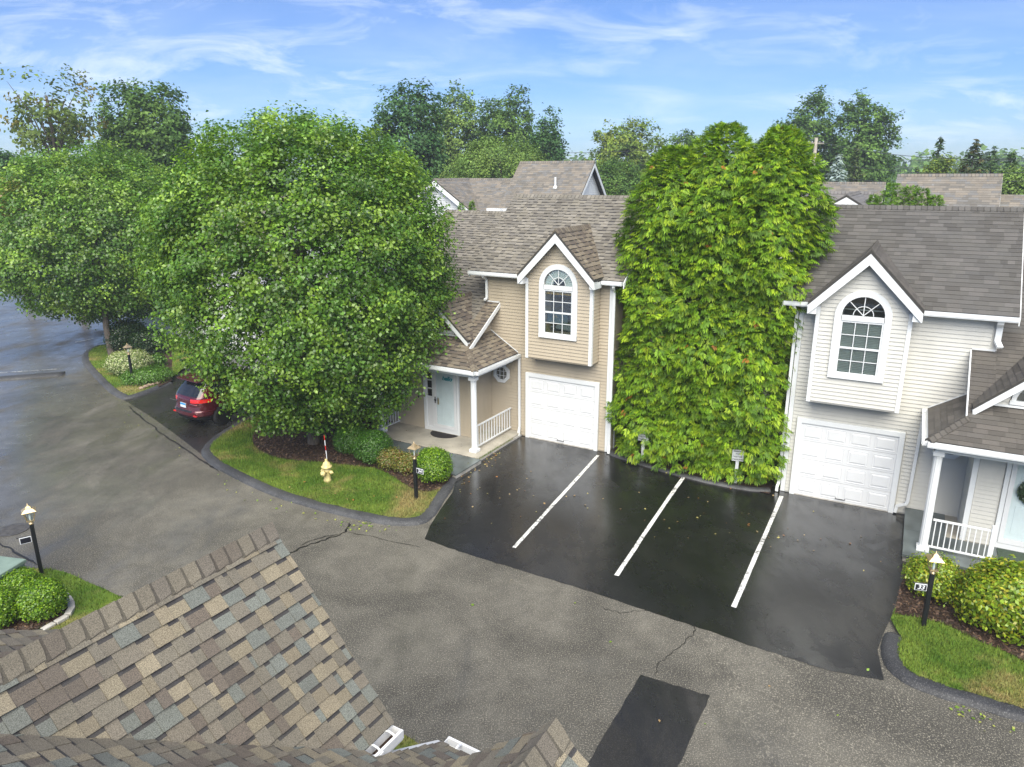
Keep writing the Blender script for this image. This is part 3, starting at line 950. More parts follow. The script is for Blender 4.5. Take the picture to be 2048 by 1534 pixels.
def house(s, origin, rz, base, label, c):
    """one attached house: u along the facade from the outer garage corner towards the porch, v towards the street"""
    f = lambda p: (s * p[0], -p[1], p[2])
    root = thing('townhouse', (*origin, base), rz, label, 'house', 'townhouses along the lane')
    W = Matrix.Translation((*origin, base)) @ Matrix.Rotation(rz, 4, 'Z')
    sid, g0, g1, b0, b1 = c['mat'], c['g0'], c['g1'], c['b0'], c['b1']
    dz = c['dz']
    uL = 9.0
    zE, m1, z0 = 5.40, .761, 5.684
    up = lambda v: z0 - m1 * v                       # upper roof surface
    m2, w0 = .62, 4.46 + dz
    wp = lambda v: w0 - m2 * v                       # lower (wing) roof surface
    VR, VW = -2.713, -4.2
    bd, bz, bm = .55, 2.911, (b0 + b1) / 2
    zf = c['floor']
    # ---- walls
    wall = MB(f)
    wall.prism([(0, 0, 0), (0, 0, zE), (0, VR, up(VR) - .2), (0, 2 * VR, zE), (0, 2 * VR, 0)], (4.45, 0, 0))
    wall = wall.build('wall', sid, root)
    wing = MB(f)
    wing.prism([(4.3, 1.33, zf), (4.3, 1.33, wp(1.33) - .1), (4.3, VW, wp(VW) - .1), (4.3, VW * 2 - 1.3, wp(1.33) - .1), (4.3, VW * 2 - 1.3, zf)], (uL - 4.3 - .1, 0, 0))
    wing = wing.build('wing_wall', sid, root)
    bay = MB(f)
    wa, wb, wz0, wz1 = bm - .475, bm + .475, 3.76, 5.73
    bay.box((b0, -.3, bz), (wa, bd, 5.5)); bay.box((wb, -.3, bz), (b1, bd, 5.5)); bay.box((wa, .0, bz), (wb, bd, wz0))
    bay.prism([(b0, bd, 5.5), (wa, bd, 5.5), (wa, bd, wz1), (wb, bd, wz1), (wb, bd, 5.5), (b1, bd, 5.5), (bm, bd, 6.62)], (0, -.12, 0))
    bay = bay.build('bay_wall', sid, root)
    # boards
    oct_u, oct_z = c['oct']
    holes = [(g0 - .15, g1 + .15, -1, 2.30), (b0 - .02, b1 + .02, bz + .02, 9), (oct_u - .36, oct_u + .36, oct_z - .36, oct_z + .36)]
    siding(wall, f, sid, (0, 0, 0), (1, 0, 0), (0, 1, 0), [(.1, .05), (4.3, .05), (4.3, zE - .06), (.1, zE - .06)], holes)
    wh = [(bm - .62, bm + .62, 3.65, 5.25), (bm - .56, bm + .56, 5.25, 5.50), (bm - .42, bm + .42, 5.50, 5.68), (bm - .2, bm + .2, 5.68, 5.8)]
    siding(bay, f, sid, (0, bd, 0), (1, 0, 0), (0, 1, 0), [(b0 + .08, bz + .03), (b1 - .08, bz + .03), (b1 - .08, 5.55), (bm, 6.62), (b0 + .08, 5.55)], wh)
    bs = b0 if s < 0 else b1
    for uu, nn in ((b0, -1), (b1, 1)):
        siding(bay, f, sid, (uu, .02, 0), (0, 1, 0), (nn, 0, 0), [(0, bz + .03), (bd - .1, bz + .03), (bd - .1, 5.36), (0, 5.36)])
    siding(wing, f, sid, (0, 1.33, 0), (1, 0, 0), (0, 1, 0), [(4.4 if s > 0 else 4.32, zf + .01), (8.6, zf + .01), (8.6, 2.62 + dz), (4.4 if s > 0 else 4.32, 2.62 + dz)], [(c['d0'] - .02, c['d1'] + .02, -1, 2.5), (7.35, 8.45, 1.0, 2.4)])
    siding(wing, f, sid, (4.3, 0, 0), (0, 1, 0), (-1, 0, 0), [(.02, zf + .01), (1.25, zf + .01), (1.25, wp(1.25) - .14), (.02, wp(0) - .14)])
    if c['side']:
        siding(wall, f, sid, (0, -2.6, 0), (0, 1, 0), (-1, 0, 0), [(0, .05), (2.5, .05), (2.5, 5.45), (0, 7.4)], exposure=.1035)
    # soffit of the bay
    MB(f).box((b0 + .01, .02, bz - .02), (b1 - .01, bd - .01, bz + .015)).build('bay_soffit', sid, root)
    # ---- corner boards
    tr = MAT['vinyl']
    for (uu, v0, lo, hi) in ((b0, bd, bz - .01, 5.42), (b1, bd, bz - .01, 5.42)):
        sg = -1 if uu == b0 else 1
        mb = MB(f); a, b = sorted((uu + sg * .022, uu - sg * .075)); mb.box((a, v0 - .002, lo), (b, v0 + .026, hi))
        a, b = sorted((uu + sg * .022, uu)); mb.box((a, v0 - .075, lo), (b, v0 - .002, hi)); mb.build('corner_board', tr, root)
    mb = MB(f); mb.box((-.024, -.002, .02), (.09, .026, zE - .05)); mb.box((-.024, -.09, .02), (0, -.002, zE - .05)); mb.build('corner_board', tr, root)
    mb = MB(f); mb.box((4.278, 1.328, zf), (4.39, 1.354, 2.62 + dz)); mb.box((4.278, 1.24, zf), (4.3, 1.328, 2.62 + dz)); mb.build('corner_board', tr if s > 0 else sid, root)
    # ---- garage door
    G = 2.13
    mb = MB(f)
    for sg, uu in ((-1, g0), (1, g1)):
        a, b = sorted((uu, uu + sg * .125)); mb.box((a, 0.002, .0), (b, .09, G + .13))
    mb.box((g0, .002, G), (g1, .09, G + .13))
    mb.build('garage_trim', tr, root, bevel=.004)
    gd = MB(f)
    sec = G / 4
    for i in range(4): gd.box((g0, 0.010, .03 + sec * i + .004), (g1, .050, .03 + sec * (i + 1) - .004 - (.03 if i == 3 else 0)))
    gd.box((g0, .004, .03), (g1, .018, G))
    gd = gd.build('garage_door', MAT['white'], root)
    pw = (g1 - g0) / 4
    for i in range(4):
        for j in range(4):
            a, b = g0 + pw * j + pw * .09, g0 + pw * (j + 1) - pw * .09
            cc, d = .03 + sec * i + sec * .14, .03 + sec * (i + 1) - sec * .14
            if i == 3: d -= .03
            mb = MB(f); e = .045; v0 = .050
            O4 = [(a, cc), (b, cc), (b, d), (a, d)]
            I4 = [(a + e * .45, cc + e * .45), (b - e * .45, cc + e * .45), (b - e * .45, d - e * .45), (a + e * .45, d - e * .45)]
            J4 = [(a + e * 1.4, cc + e * 1.4), (b - e * 1.4, cc + e * 1.4), (b - e * 1.4, d - e * 1.4), (a + e * 1.4, d - e * 1.4)]
            vv = [(x, v0 + .001, z) for x, z in O4] + [(x, v0 + .011, z) for x, z in O4] + [(x, v0 + .003, z) for x, z in I4] + [(x, v0 + .016, z) for x, z in J4]
            ff = [(k, (k + 1) % 4, 4 + (k + 1) % 4, 4 + k) for k in range(4)] + [(4 + k, 4 + (k + 1) % 4, 8 + (k + 1) % 4, 8 + k) for k in range(4)] + [(8 + k, 8 + (k + 1) % 4, 12 + (k + 1) % 4, 12 + k) for k in range(4)] + [(12, 13, 14, 15), (3, 2, 1, 0)]
            mb.add(vv, ff); mb.build('panel', MAT['white'], gd)
    mb = MB(f); mb.tube([((g0 + g1) / 2 - .12, 0.055, .12), ((g0 + g1) / 2 - .11, .105, .12), ((g0 + g1) / 2 + .11, .105, .12), ((g0 + g1) / 2 + .12, 0.055, .12)], .012, 6); mb.build('handle', MAT['black'], gd)
    MB(f).box((g0, .0, -.02), (g1, .075, .028)).build('garage_sill', MAT['stone'], root)
    # ---- windows
    arch_window(root, f, bm, bd + .012, 3.76, .475, 0, 5.11, c['blinds'], not c['blinds'], c['blinds'])
    # octagon
    mb = MB(f)
    R1, R2 = .335, .22
    ang = [math.pi / 8 + math.pi / 4 * i for i in range(8)]
    for i in range(8):
        a0, a1 = ang[i], ang[(i + 1) % 8]
        mb.prism([(oct_u + R * math.cos(a), .01, oct_z + R * math.sin(a)) for R, a in ((R1, a0), (R1, a1), (R2, a1), (R2, a0))], (0, .045, 0))
    ow = mb.build('octagon_window', tr, root)
    MB(f).prism([(oct_u + R2 * math.cos(a), .012, oct_z + R2 * math.sin(a)) for a in ang], (0, .004, 0)).build('pane', MAT['glass'], ow)
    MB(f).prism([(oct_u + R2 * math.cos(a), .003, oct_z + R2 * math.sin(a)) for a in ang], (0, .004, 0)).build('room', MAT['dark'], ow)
    for d in (-.075, .075):
        MB(f).box((oct_u + d - .008, .014, oct_z - .19), (oct_u + d + .008, .026, oct_z + .19)).build('muntin', tr, ow)
        MB(f).box((oct_u - .19, .0135, oct_z + d - .008), (oct_u + .19, .0255, oct_z + d + .008)).build('muntin', tr, ow)
    # side window of the wing
    mb = MB(f)
    for (a, b, cc, d) in ((7.35, 7.47, .98, 2.42), (8.33, 8.45, .98, 2.42), (7.47, 8.33, .98, 1.08), (7.47, 8.33, 2.32, 2.42), (7.47, 8.33, 1.68, 1.73)): mb.box((a, 1.32, cc), (b, 1.38, d))
    w2 = mb.build('window', tr, root)
    MB(f).box((7.47, 1.335, 1.08), (8.33, 1.34, 2.32)).build('pane', MAT['glass'], w2)
    # ---- front door with side light
    d0, d1 = c['d0'], c['d1']
    zt = 2.5 + (dz if s > 0 else 0)
    mb = MB(f)
    mb.box((d0, 1.33, zf), (d0 + .09, 1.39, zt)); mb.box((d1 - .11, 1.33, zf), (d1, 1.39, zt)); mb.box((d0 + .09, 1.33, zf), (d1 - .11, 1.385, zf + .13)); mb.box((d0 + .09, 1.33, zt - .1), (d1 - .11, 1.385, zt))
    mb.box((d0 + 1.0, 1.33, zf + .13), (d0 + 1.07, 1.383, zt - .1))
    fr = mb.build('door_frame', tr, root)
    mb = MB(f); mb.box((d0 + .09, 1.335, zf + .13), (d0 + 1.0, 1.35, zt - .1))
    dr = mb.build('door', MAT['door'], root)
    for (a, b) in ((.22, .45), (.58, .81)):
        for (cc, d) in ((.3, .98), (1.12, 1.75), (1.85, 2.1)):
            MB(f).box((d0 + .09 + a, 1.35, zf + .1 + cc), (d0 + .09 + b, 1.357, zf + .1 + d)).build('door_panel', MAT['door'], dr)
    mb = MB(f)
    for (a, b, cc, d) in ((.10, .20, .14, zt - zf - .11), (.90, .995, .14, zt - zf - .11), (.20, .90, .14, .27), (.20, .90, zt - zf - .22, zt - zf - .11)):
        mb.box((d0 + a, 1.375, zf + cc), (d0 + b, 1.40, zf + d))
    st = mb.build('storm_door', MAT['white'], root)
    MB(f).box((d0 + .20, 1.383, zf + .27), (d0 + .90, 1.386, zt - .22)).build('pane', MAT['glass_clear'], st)
    if s < 0:
        mb = MB(f); mb.box((d0 + .93, 1.40, zf + 1.0), (d0 + .955, 1.43, zf + 1.22)); mb.box((d0 + .90, 1.41, zf + 1.1), (d0 + .985, 1.435, zf + 1.125)); mb.build('latch', MAT['black'], st)
        mb = MB(f); mb.box((d0 + .83, 1.352, zf + .95), (d0 + .885, 1.372, zf + 1.14)); mb.tube([(d0 + .86, 1.36, zf + 1.16), (d0 + .86, 1.374, zf + 1.16)], .025, 8); mb.build('door_knob', MAT['brass'], dr)
    mb = MB(f); mb.box((d0 + 1.07, 1.336, zf + .13), (d1 - .11, 1.352, zf + 1.15)); sl = mb.build('side_light', MAT['white'], root)
    for i in range(4):
        MB(f).box((d0 + 1.11, 1.34, zf + 1.2 + i * .29), (d1 - .15, 1.345, zf + 1.46 + i * .29)).build('pane', MAT['darkglass'], sl)
    mb = MB(f); mb.box((d0 + 1.07, 1.336, zf + 1.15), (d0 + 1.11, 1.354, zt - .1)); mb.box((d1 - .15, 1.336, zf + 1.15), (d1 - .11, 1.354, zt - .1))
    for i in range(4): mb.box((d0 + 1.11, 1.336, zf + 1.155 + i * .29), (d1 - .15, 1.354, zf + 1.2 + i * .29))
    mb.build('side_light_bars', MAT['white'], sl)
    # ---- porch
    mb = MB(f)
    mb.box((3.12, .02, -.05), (uL - 1.4, 1.33, zf)); mb.box((3.12, 1.33, -.05), (7.6, 2.72, zf - .002))
    mb.build('porch_floor', c['floor_mat'], root, bevel=.012)
    if s < 0:
        MB(f).box((3.10, .05, -.08), (7.62, 2.745, zf - .07)).build('porch_base', MAT['stone'], root)
    else:
        MB(f).box((3.15, .05, -.1), (uL, 2.68, zf - .05)).build('porch_base', MAT['rubble'], root)
        for (a, b, cc, d) in ((3.10, 4.45, 1.4, 2.80), (4.46, 6.0, 1.4, 2.80), (3.10, 4.0, .03, 1.39)):
            MB(f).box((a, cc, zf - .045), (b, d, zf + .012)).build('paving_slab', MAT['slate'], root)
    mb = MB(f)
    mb.box((3.42, 2.2, 2.56 + dz), (uL - .3, 2.42, 2.76 + dz)); mb.box((3.40, .05, 2.56 + dz), (3.58, 2.2, 2.755 + dz))
    mb.build('porch_beam', tr, root)
    MB(f).box((3.3, .02, 2.70 + dz), (uL, 2.55, 2.72 + dz)).build('porch_ceiling', tr, root)
    def column(u, v):
        mb = MB(f)
        z1 = 2.56 + dz
        prof = [(.105, zf + .1), (.105, zf + .13), (.097, zf + .16), (.096, 1.0), (.09, z1 - .16), (.10, z1 - .13), (.10, z1 - .1)]
        n = 24
        vs_, fs = [], []
        for r, h in prof:
            for k in range(n):
                a = 2 * math.pi * k / n
                rr = r * (1 if k % 2 else .93)
                vs_.append((u + rr * math.cos(a), v + rr * math.sin(a), h))
        for i in range(len(prof) - 1):
            for k in range(n): fs.append((i * n + k, i * n + (k + 1) % n, (i + 1) * n + (k + 1) % n, (i + 1) * n + k))
        mb.add(vs_, fs); co = mb.build('porch_column', tr, root)
        mb = MB(f); mb.box((u - .13, v - .13, zf - .002), (u + .13, v + .13, zf + .1)); mb.build('base', tr, co, bevel=.01)
        mb = MB(f); mb.box((u - .115, v - .115, z1 - .1), (u + .115, v + .115, z1)); mb.build('capital', tr, co, bevel=.008)
    column(3.5, 2.32); column(7.2, 2.36)
    def railing(a, b, n):
        a, b = Vector(a), Vector(b)
        mb = MB(f); mb.bar(a + Vector((0, 0, zf + .80)), b + Vector((0, 0, zf + .80)), .045, .04); r = mb.build('railing', tr, root)
        mb = MB(f); mb.bar(a + Vector((0, 0, zf + .12)), b + Vector((0, 0, zf + .12)), .04, .035); mb.build('bottom_rail', tr, r)
        for i in range(n):
            p = a + (b - a) * ((i + .5) / n)
            MB(f).box((p.x - .011, p.y - .011, zf + .13), (p.x + .011, p.y + .011, zf + .79)).build('baluster', tr, r)
        return r
    if s < 0:
        railing((3.5, .08, 0), (3.5, 2.2, 0), 13); railing((7.2, 1.42, 0), (7.2, 2.25, 0), 6)
    else:
        r = railing((3.62, 2.32, 0), (4.75, 2.32, 0), 10)
        MB(f).box((4.75, 2.27, zf), (4.85, 2.37, zf + .92)).build('newel_post', tr, root, bevel=.008)
    # ---- roofs
    roof = MB(f)
    def slab(P, th=.10): roof.prism([(p[0], p[1], p[2] - .008) for p in P], (0, 0, -th))
    ue0, ue1 = -.418, c['ue1']
    slab([(ue0, .26, up(.26)), (ue1, .26, up(.26)), (ue1, VR, up(VR)), (ue0, VR, up(VR))])
    slab([(ue0, VR, up(VR)), (ue1, VR, up(VR)), (ue1, 2 * VR - .26, up(.26)), (ue0, 2 * VR - .26, up(.26))])
    slab([(4.45, 2.6, wp(2.6)), (uL, 2.6, wp(2.6)), (uL, VW, wp(VW)), (4.45, VW, wp(VW))], .08)
    slab([(4.45, VW, wp(VW)), (uL, VW, wp(VW)), (uL, 2 * VW - 1.7, wp(1.7)), (4.45, 2 * VW - 1.7, wp(1.7))], .08)
    slab([(3.95, 1.9, wp(1.9)), (4.45, 1.9, wp(1.9)), (4.45, .0, wp(.0)), (3.95, .0, wp(.0))], .08)
    slab([(3.25, 2.6, wp(2.6)), (4.45, 2.6, wp(2.6)), (4.45, 1.9, wp(1.9)), (3.95, 1.9, wp(1.9))], .08)
    hp = lambda u: wp(2.6) + m2 * (u - 3.25)
    slab([(3.25, 2.6, hp(3.25)), (3.95, 1.9, hp(3.95)), (4.3, 1.55, hp(4.3)), (4.3, .02, hp(4.3)), (3.25, .02, hp(3.25))], .06)
    # bay gable roof
    ap, ah = 6.90, 1.28
    es = ap - 1.047 * ah
    vb = (z0 - ap) / m1; ve = (z0 - es) / m1
    for sg in (-1, 1):
        slab([(bm, .85, ap), (bm, vb, ap), (bm + sg * ah, ve, es), (bm + sg * ah, .85, es)], .07)
    # dormer
    dm, dap, dh = 5.23, 4.63 + dz, 1.2
    de = dap - .92 * dh
    db, dv = (w0 - dap) / m2, (w0 - de) / m2
    for sg in (-1, 1):
        slab([(dm, 1.8, dap), (dm, db, dap), (dm + sg * dh, dv, de), (dm + sg * dh, 1.8, de)], .06)
    roof = roof.build('roof', MAT['felt'], root)
    # shingles
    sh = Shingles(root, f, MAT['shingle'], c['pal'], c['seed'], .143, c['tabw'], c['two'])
    q1, q2 = math.sqrt(1 + m1 * m1), math.sqrt(1 + m2 * m2)
    e2 = Vector((0, -1, m1)) / q1
    T1 = (.26 - VR) * q1
    # upper front slope without the part under the bay roof
    tb_ = lambda v: (.26 - v) * q1
    L_ = [(ue0, -.02), (bm - ah, -.02), (bm - ah, tb_(ve)), (bm, tb_(vb)), (bm, T1), (ue0, T1)]
    A = [[(ue0, -.02), (bm - ah, -.02), (bm - ah, T1), (ue0, T1)], [(bm - ah, tb_(ve)), (bm, tb_(vb)), (bm, T1), (bm - ah, T1)],
         [(bm, tb_(vb)), (bm + ah, tb_(ve)), (bm + ah, T1), (bm, T1)], [(bm + ah, -.02), (ue1, -.02), (ue1, T1), (bm + ah, T1)]]
    sh.plane((0, .26, up(.26)), (1, 0, 0), e2, A)
    e2w = Vector((0, -1, m2)) / q2
    tw = lambda v: (2.6 - v) * q2
    pl = c.get('pal_low', c['pal'])
    sh.plane((0, 2.6, wp(2.6)), (1, 0, 0), e2w, [[(4.45, -.02), (uL, -.02), (uL, tw(1.5)), (4.45, tw(1.5))], [(3.95, tw(1.9)), (4.45, tw(1.9)), (4.45, tw(0)), (3.95, tw(0))], [(3.25, 0), (4.45, 0), (4.45, tw(1.9)), (3.95, tw(1.9))]], pal=pl)
    sh.plane((0, 1.5, wp(1.5)), (1, 0, 0), e2w, [[(4.45, 0), (dm - dh, 0), (dm, tw(db) - tw(1.5)), (dm, tw(-.6) - tw(1.5)), (4.45, tw(-.6) - tw(1.5))] if False else [(4.45, .55), (dm, tw(db) - tw(1.5)), (dm, tw(-.6) - tw(1.5)), (4.45, tw(-.6) - tw(1.5))], [(4.45, .0), (4.02, .0), (4.45, .55)], [(dm, tw(db) - tw(1.5)), (dm + dh, 0), (uL, 0), (uL, tw(-.6) - tw(1.5)), (dm, tw(-.6) - tw(1.5))]], pal=pl if s > 0 else None)
    sh.plane((0, -.6, wp(-.6)), (1, 0, 0), e2w, [[(4.45, 0), (uL, 0), (uL, (VW * -1 - .6) * q2), (4.45, (VW * -1 - .6) * q2)]])
    # hip side
    eh = Vector((1, 0, m2)) / q2
    sh.plane((3.25, 2.6, hp(3.25)), (0, -1, 0), eh, [[(0, 0), (2.58, 0), (2.58, 1.05 * q2), (1.05, 1.05 * q2)]], pal=pl)
    sh.caps((3.25, 2.6, wp(2.6) + .01), (3.95, 1.9, wp(1.9) + .01), Vector((1, .0, -.0)) + Vector((0, 0, 0)), Vector((0, -1, 0)), .10, 'hip_cap', pl) if False else None
    d1 = Vector((0, -1, 0)); hipd = Vector((.7, -.7, m2 * .7))
    sh.caps((3.25, 2.6, wp(2.6) + .004), (3.95, 1.9, wp(1.9) + .004), Vector((.5, .5, -m2 * .5)) , Vector((-.5, -.5, -m2 * .5)), .12, 'hip_cap', pl)
    # bay gable slopes and caps
    qb = math.sqrt(1 + 1.047 ** 2)
    for sg in (-1, 1):
        Lr = ah * qb
        sh.plane((bm + sg * ah, .85, es), (0, -1, 0), Vector((-sg, 0, 1.047)) / qb, [[(0, 0), (.85 - ve, 0), (.85 - vb, Lr), (0, Lr)]], pal=pl)
        qd = math.sqrt(1 + .92 ** 2); Ld = dh * qd
        sh.plane((dm + sg * dh, 1.8, de), (0, -1, 0), Vector((-sg, 0, .92)) / qd, [[(0, 0), (1.8 - dv, 0), (1.8 - db, Ld), (0, Ld)]], pal=pl)
    sh.caps((bm, .85, ap), (bm, vb, ap), (1, 0, -1.047), (-1, 0, -1.047), .14, pal=pl)
    sh.caps((dm, 1.8, dap), (dm, db, dap), (1, 0, -.92), (-1, 0, -.92), .12, pal=pl)
    sh.caps((ue0, VR, up(VR)), (ue1, VR, up(VR)), (0, 1, -m1), (0, -1, -m1), .13)
    sh.caps((ue1, VW, wp(VW)), (uL, VW, wp(VW)), (0, 1, -m2), (0, -1, -m2), .13)
    sh.finish(roof, W)
    # ---- fascias, soffits
    mb = MB(f)
    th = .19
    for sg in (-1, 1):
        tip = (bm + sg * ah, es - .085); apx = (bm, ap - .085)
        n = Vector((-sg * 1.047, -1)).normalized() * th
        mb.prism([(apx[0], .80, apx[1]), (tip[0], .80, tip[1]), (tip[0] - sg * .02, .80, tip[1] - th * 1.15), (apx[0], .80, apx[1] - th * 1.42)], (0, .045, 0))
        a, b = sorted((bm + sg * ah, bm + sg * ((b1 - b0) / 2 + .0)))
        mb.box((a, bd - .25, es - .30), (b, .80, es - .11))
    mb.build('rake_fascia', tr, root)
    mb = MB(f)
    for sg in (-1, 1): mb.prism([(bm, .8, ap - .11), (bm + sg * ah, .8, es - .11), (bm + sg * ah, bd, es - .11), (bm, bd, ap - .11)], (0, 0, -.02))
    mb.build('rake_soffit', tr, root)
    mb = MB(f)
    for sg in (-1, 1):
        mb.prism([(dm, 1.76, dap - .07), (dm + sg * dh, 1.76, de - .07), (dm + sg * (dh - .02), 1.76, de - .07 - .14), (dm, 1.76, dap - .07 - .20)], (0, .035, 0))
        mb.prism([(dm, 1.76, dap - .09), (dm + sg * dh, 1.76, de - .09), (dm + sg * dh, 1.5, de - .09), (dm, 1.5, dap - .09)], (0, 0, -.015))
        mb.box((min(dm + sg * dh, dm + sg * (dh - .2)), 1.55, de - .215), (max(dm + sg * dh, dm + sg * (dh - .2)), 1.79, de - .17))
    mb.build('dormer_fascia', tr, root)
    dw = MB(f); dw.prism([(dm - 1.0, 1.5, wp(1.5) - .05), (dm + 1.0, 1.5, wp(1.5) - .05), (dm + 1.0, 1.5, wp(1.5) + .02), (dm, 1.5, dap - .12), (dm - 1.0, 1.5, wp(1.5) + .02)], (0, -.05, 0))
    dw = dw.build('dormer_wall', sid, root)
    siding(dw, f, sid, (0, 1.5, 0), (1, 0, 0), (0, 1, 0), [(dm - .95, wp(1.5) + .03), (dm + .95, wp(1.5) + .03), (dm, dap - .14)], [(dm - .52, dm + .52, 0, wp(1.5) + .58)])
    # half round dormer window
    zc = wp(1.5) + .18
    mb = MB(f)
    for i in range(14):
        a0, a1 = math.pi * i / 14, math.pi * (i + 1) / 14
        mb.prism([(dm + r * math.cos(a), 1.5, zc + r * math.sin(a)) for r, a in ((.50, a0), (.50, a1), (.41, a1), (.41, a0))], (0, .05, 0))
    mb.box((dm - .52, 1.5, zc - .09), (dm + .52, 1.56, zc)); mb.box((dm - .95, 1.5, zc - .16), (dm + .95, 1.55, zc - .11))
    hw = mb.build('half_round_window', tr, root)
    MB(f).prism([(dm + .41 * math.cos(math.pi * i / 14), 1.507, zc + .41 * math.sin(math.pi * i / 14)) for i in range(15)], (0, .004, 0)).build('pane', MAT['glass'], hw)
    MB(f).prism([(dm + .41 * math.cos(math.pi * i / 14), 1.501, zc + .41 * math.sin(math.pi * i / 14)) for i in range(15)], (0, .003, 0)).build('room', MAT['amber'] if s < 0 else MAT['dark'], hw)
    for i in range(1, 4):
        a0 = math.pi * i / 4
        mb = MB(f); mb.bar((dm, 1.52, zc), (dm + .41 * math.cos(a0), 1.52, zc + .41 * math.sin(a0)), .016, .014, (0, 1, 0)); mb.build('muntin', tr, hw)
    # eave gutters and rake boards
    def gut(p, q, out, name='gutter'):
        mb = MB(f); gutter(mb, p, q, out); return mb.build(name, tr, root)
    ge = up(.26) - .02
    gut((ue0 + .02, .265, ge), (bm - ah - .02, .265, ge), (0, 1, 0)); gut((bm + ah + .02, .265, ge), (ue1, .265, ge), (0, 1, 0))
    wg = wp(2.6) - .015
    gut((3.24, 2.605, wg), (uL, 2.605, wg), (0, 1, 0)); g = gut((3.245, .03, wg - .002), (3.245, 2.6, wg - .002), (-1, 0, 0))
    mb = MB(f); mb.box((ue0 + .02, .0, ge - .115), (ue1, .262, ge - .095)); mb.build('soffit', tr, root)
    mb = MB(f)
    for (p, q) in (((ue0, .28, up(.28)), (ue0, VR, up(VR))), ((ue1, .28, up(.28)), (ue1, VR, up(VR)))):
        sg = -1 if p[0] < 1 else 1
        mb.prism([(p[0], p[1], p[2] - .03), (q[0], q[1], q[2] - .03), (q[0], q[1], q[2] - .2), (p[0], p[1], p[2] - .2)], (sg * .025, 0, 0))
        mb.build('rake_board', tr, root); mb = MB(f)
    mb.prism([(3.95, 1.93, wp(1.93) - .0), (3.95, -.02, wp(-.02) - .0), (3.95, -.02, wp(-.02) - .15), (3.95, 1.93, wp(1.93) - .15)], (-.03, 0, 0))
    mb.prism([(3.95, 1.93, wp(1.93) - .13), (3.95, 0, wp(0) - .13), (4.3, 0, wp(0) - .13), (4.3, 1.93, wp(1.93) - .13)], (0, 0, -.015))
    mb.build('rake_board', tr, root)
    mb = MB(f); mb.box((3.95, .0, wp(0) - .01), (4.42, .03, wp(0) + .035)); mb.prism([(3.25, .02, hp(3.25) + .02), (4.3, .02, hp(4.3) + .02), (4.3, .02, hp(4.3) + .05), (3.25, .02, hp(3.25) + .05)], (0, .012, 0)); mb.build('flashing', tr, root)
    # down pipes
    def pipe(path, w=.075):
        mb = MB(f); spout(mb, path, w); return mb.build('downspout', tr, root)
    pipe([(-.13, .32, ge - .1), (-.13, .30, ge - .17), (-.075, .075, ge - .33), (-.075, .06, .28), (-.10, .12, .16), (-.10, .14, .04)])
    if s < 0:
        pipe([(4.40, .32, ge - .1), (4.40, .28, ge - .17), (4.40, .07, ge - .28), (4.40, .07, wp(0) + .12), (4.40, .2, wp(0) + .08)])
        pipe([(3.17, .08, wg - .1), (3.17, .06, .3), (3.17, .10, .2), (3.13, .22, .06)])
    else:
        pipe([(4.40, .32, ge - .1), (4.40, .28, ge - .17), (4.42, .07, ge - .28), (4.42, .07, wp(0) + .25), (4.48, .2, wp(0) + .14)], .13)
        pipe([(3.17, .12, wg - .1), (3.13, .06, .42), (3.10, .06, .32), (2.9, .08, .24), (2.88, .09, .06)])
    c['root'], c['f'], c['W'] = root, f, W
    return root
MAT['glass_clear'] = m_glass('storm_glass', (.96, .98, .98), .02, .4, .08)
MAT['darkglass'] = m_plain('dark_glass', (.02, .018, .018), .08)
MAT['amber'] = m_plain('amber_cloth', (.30, .15, .03), .8)  # plain amber colour behind the half round pane

cfg34 = dict(mat=MAT['tan'], g0=.45, g1=2.81, b0=.416, b1=2.645, dz=0., floor=.14, oct=(3.88, 2.08), side=True, blinds=False, d0=4.70, d1=6.14, ue1=4.93, pal=PAL34, pal_low=PAL34L, seed=34, tabw=(.12, .30), two=True, floor_mat=MAT['concrete'])
cfg33 = dict(mat=MAT['grey'], g0=.352, g1=2.718, b0=.46, b1=2.592, dz=.12, floor=.21, oct=(3.86, 2.06), side=False, blinds=True, d0=4.92, d1=6.36, ue1=4.74, pal=PAL33, pal_low=[tuple(a * b for a, b in zip(p, (1.0, .95, .89))) for p in PAL33], seed=33, tabw=(.28, .32), two=False, floor_mat=MAT['concrete'])
h34 = house(-1, (3.017, 21.397), rad(-30.39), 0.0, 'tan siding house numbered 34 with arched bay window and open porch', cfg34)
h33 = house(1, (7.630, 18.856), rad(-28.86), -0.173, 'pale grey siding house numbered 33 with arched bay window at right', cfg33)
f34, f33 = cfg34['f'], cfg33['f']
# ------------------------------------------------------------------ fittings of the two houses
def on34(u, v, z): return Vector(f34((u, v, z)))
def on33(u, v, z): return Vector(f33((u, v, z)))
FRONT = Matrix(((1, 0, 0), (0, 0, -1), (0, 1, 0)))          # text facing the street in a house frame (columns: right, up, normal)
o = put_text('door_word', 'hello', .20, MAT['teal'], None, on34(5.18, 1.362, 2.03), FRONT, shear=.25, bold=.006)
o.parent = h34; tag(o)
for i, ch in enumerate('34'):
    put_text('house_number', ch, .13, MAT['metalbox'], h34, on34(6.08, 1.392, 2.18 - i * .16), FRONT)
# flood light, bell
mb = MB(f34); mb.lathe([(.05, 1.34), (.05, 1.37), (.02, 1.375)], 14, (6.95, 0, 2.22), 'y'); mb.lathe([(.055, 1.38), (.07, 1.47), (.06, 1.475)], 14, (6.90, 0, 2.22), 'y'); mb.lathe([(.055, 1.38), (.07, 1.47), (.06, 1.475)], 14, (7.06, 0, 2.22), 'y')
mb.build('flood_light', MAT['white'], h34)
MB(f34).box((6.36, 1.345, 1.2), (6.40, 1.365, 1.28)).build('door_bell', MAT['black'], h34)
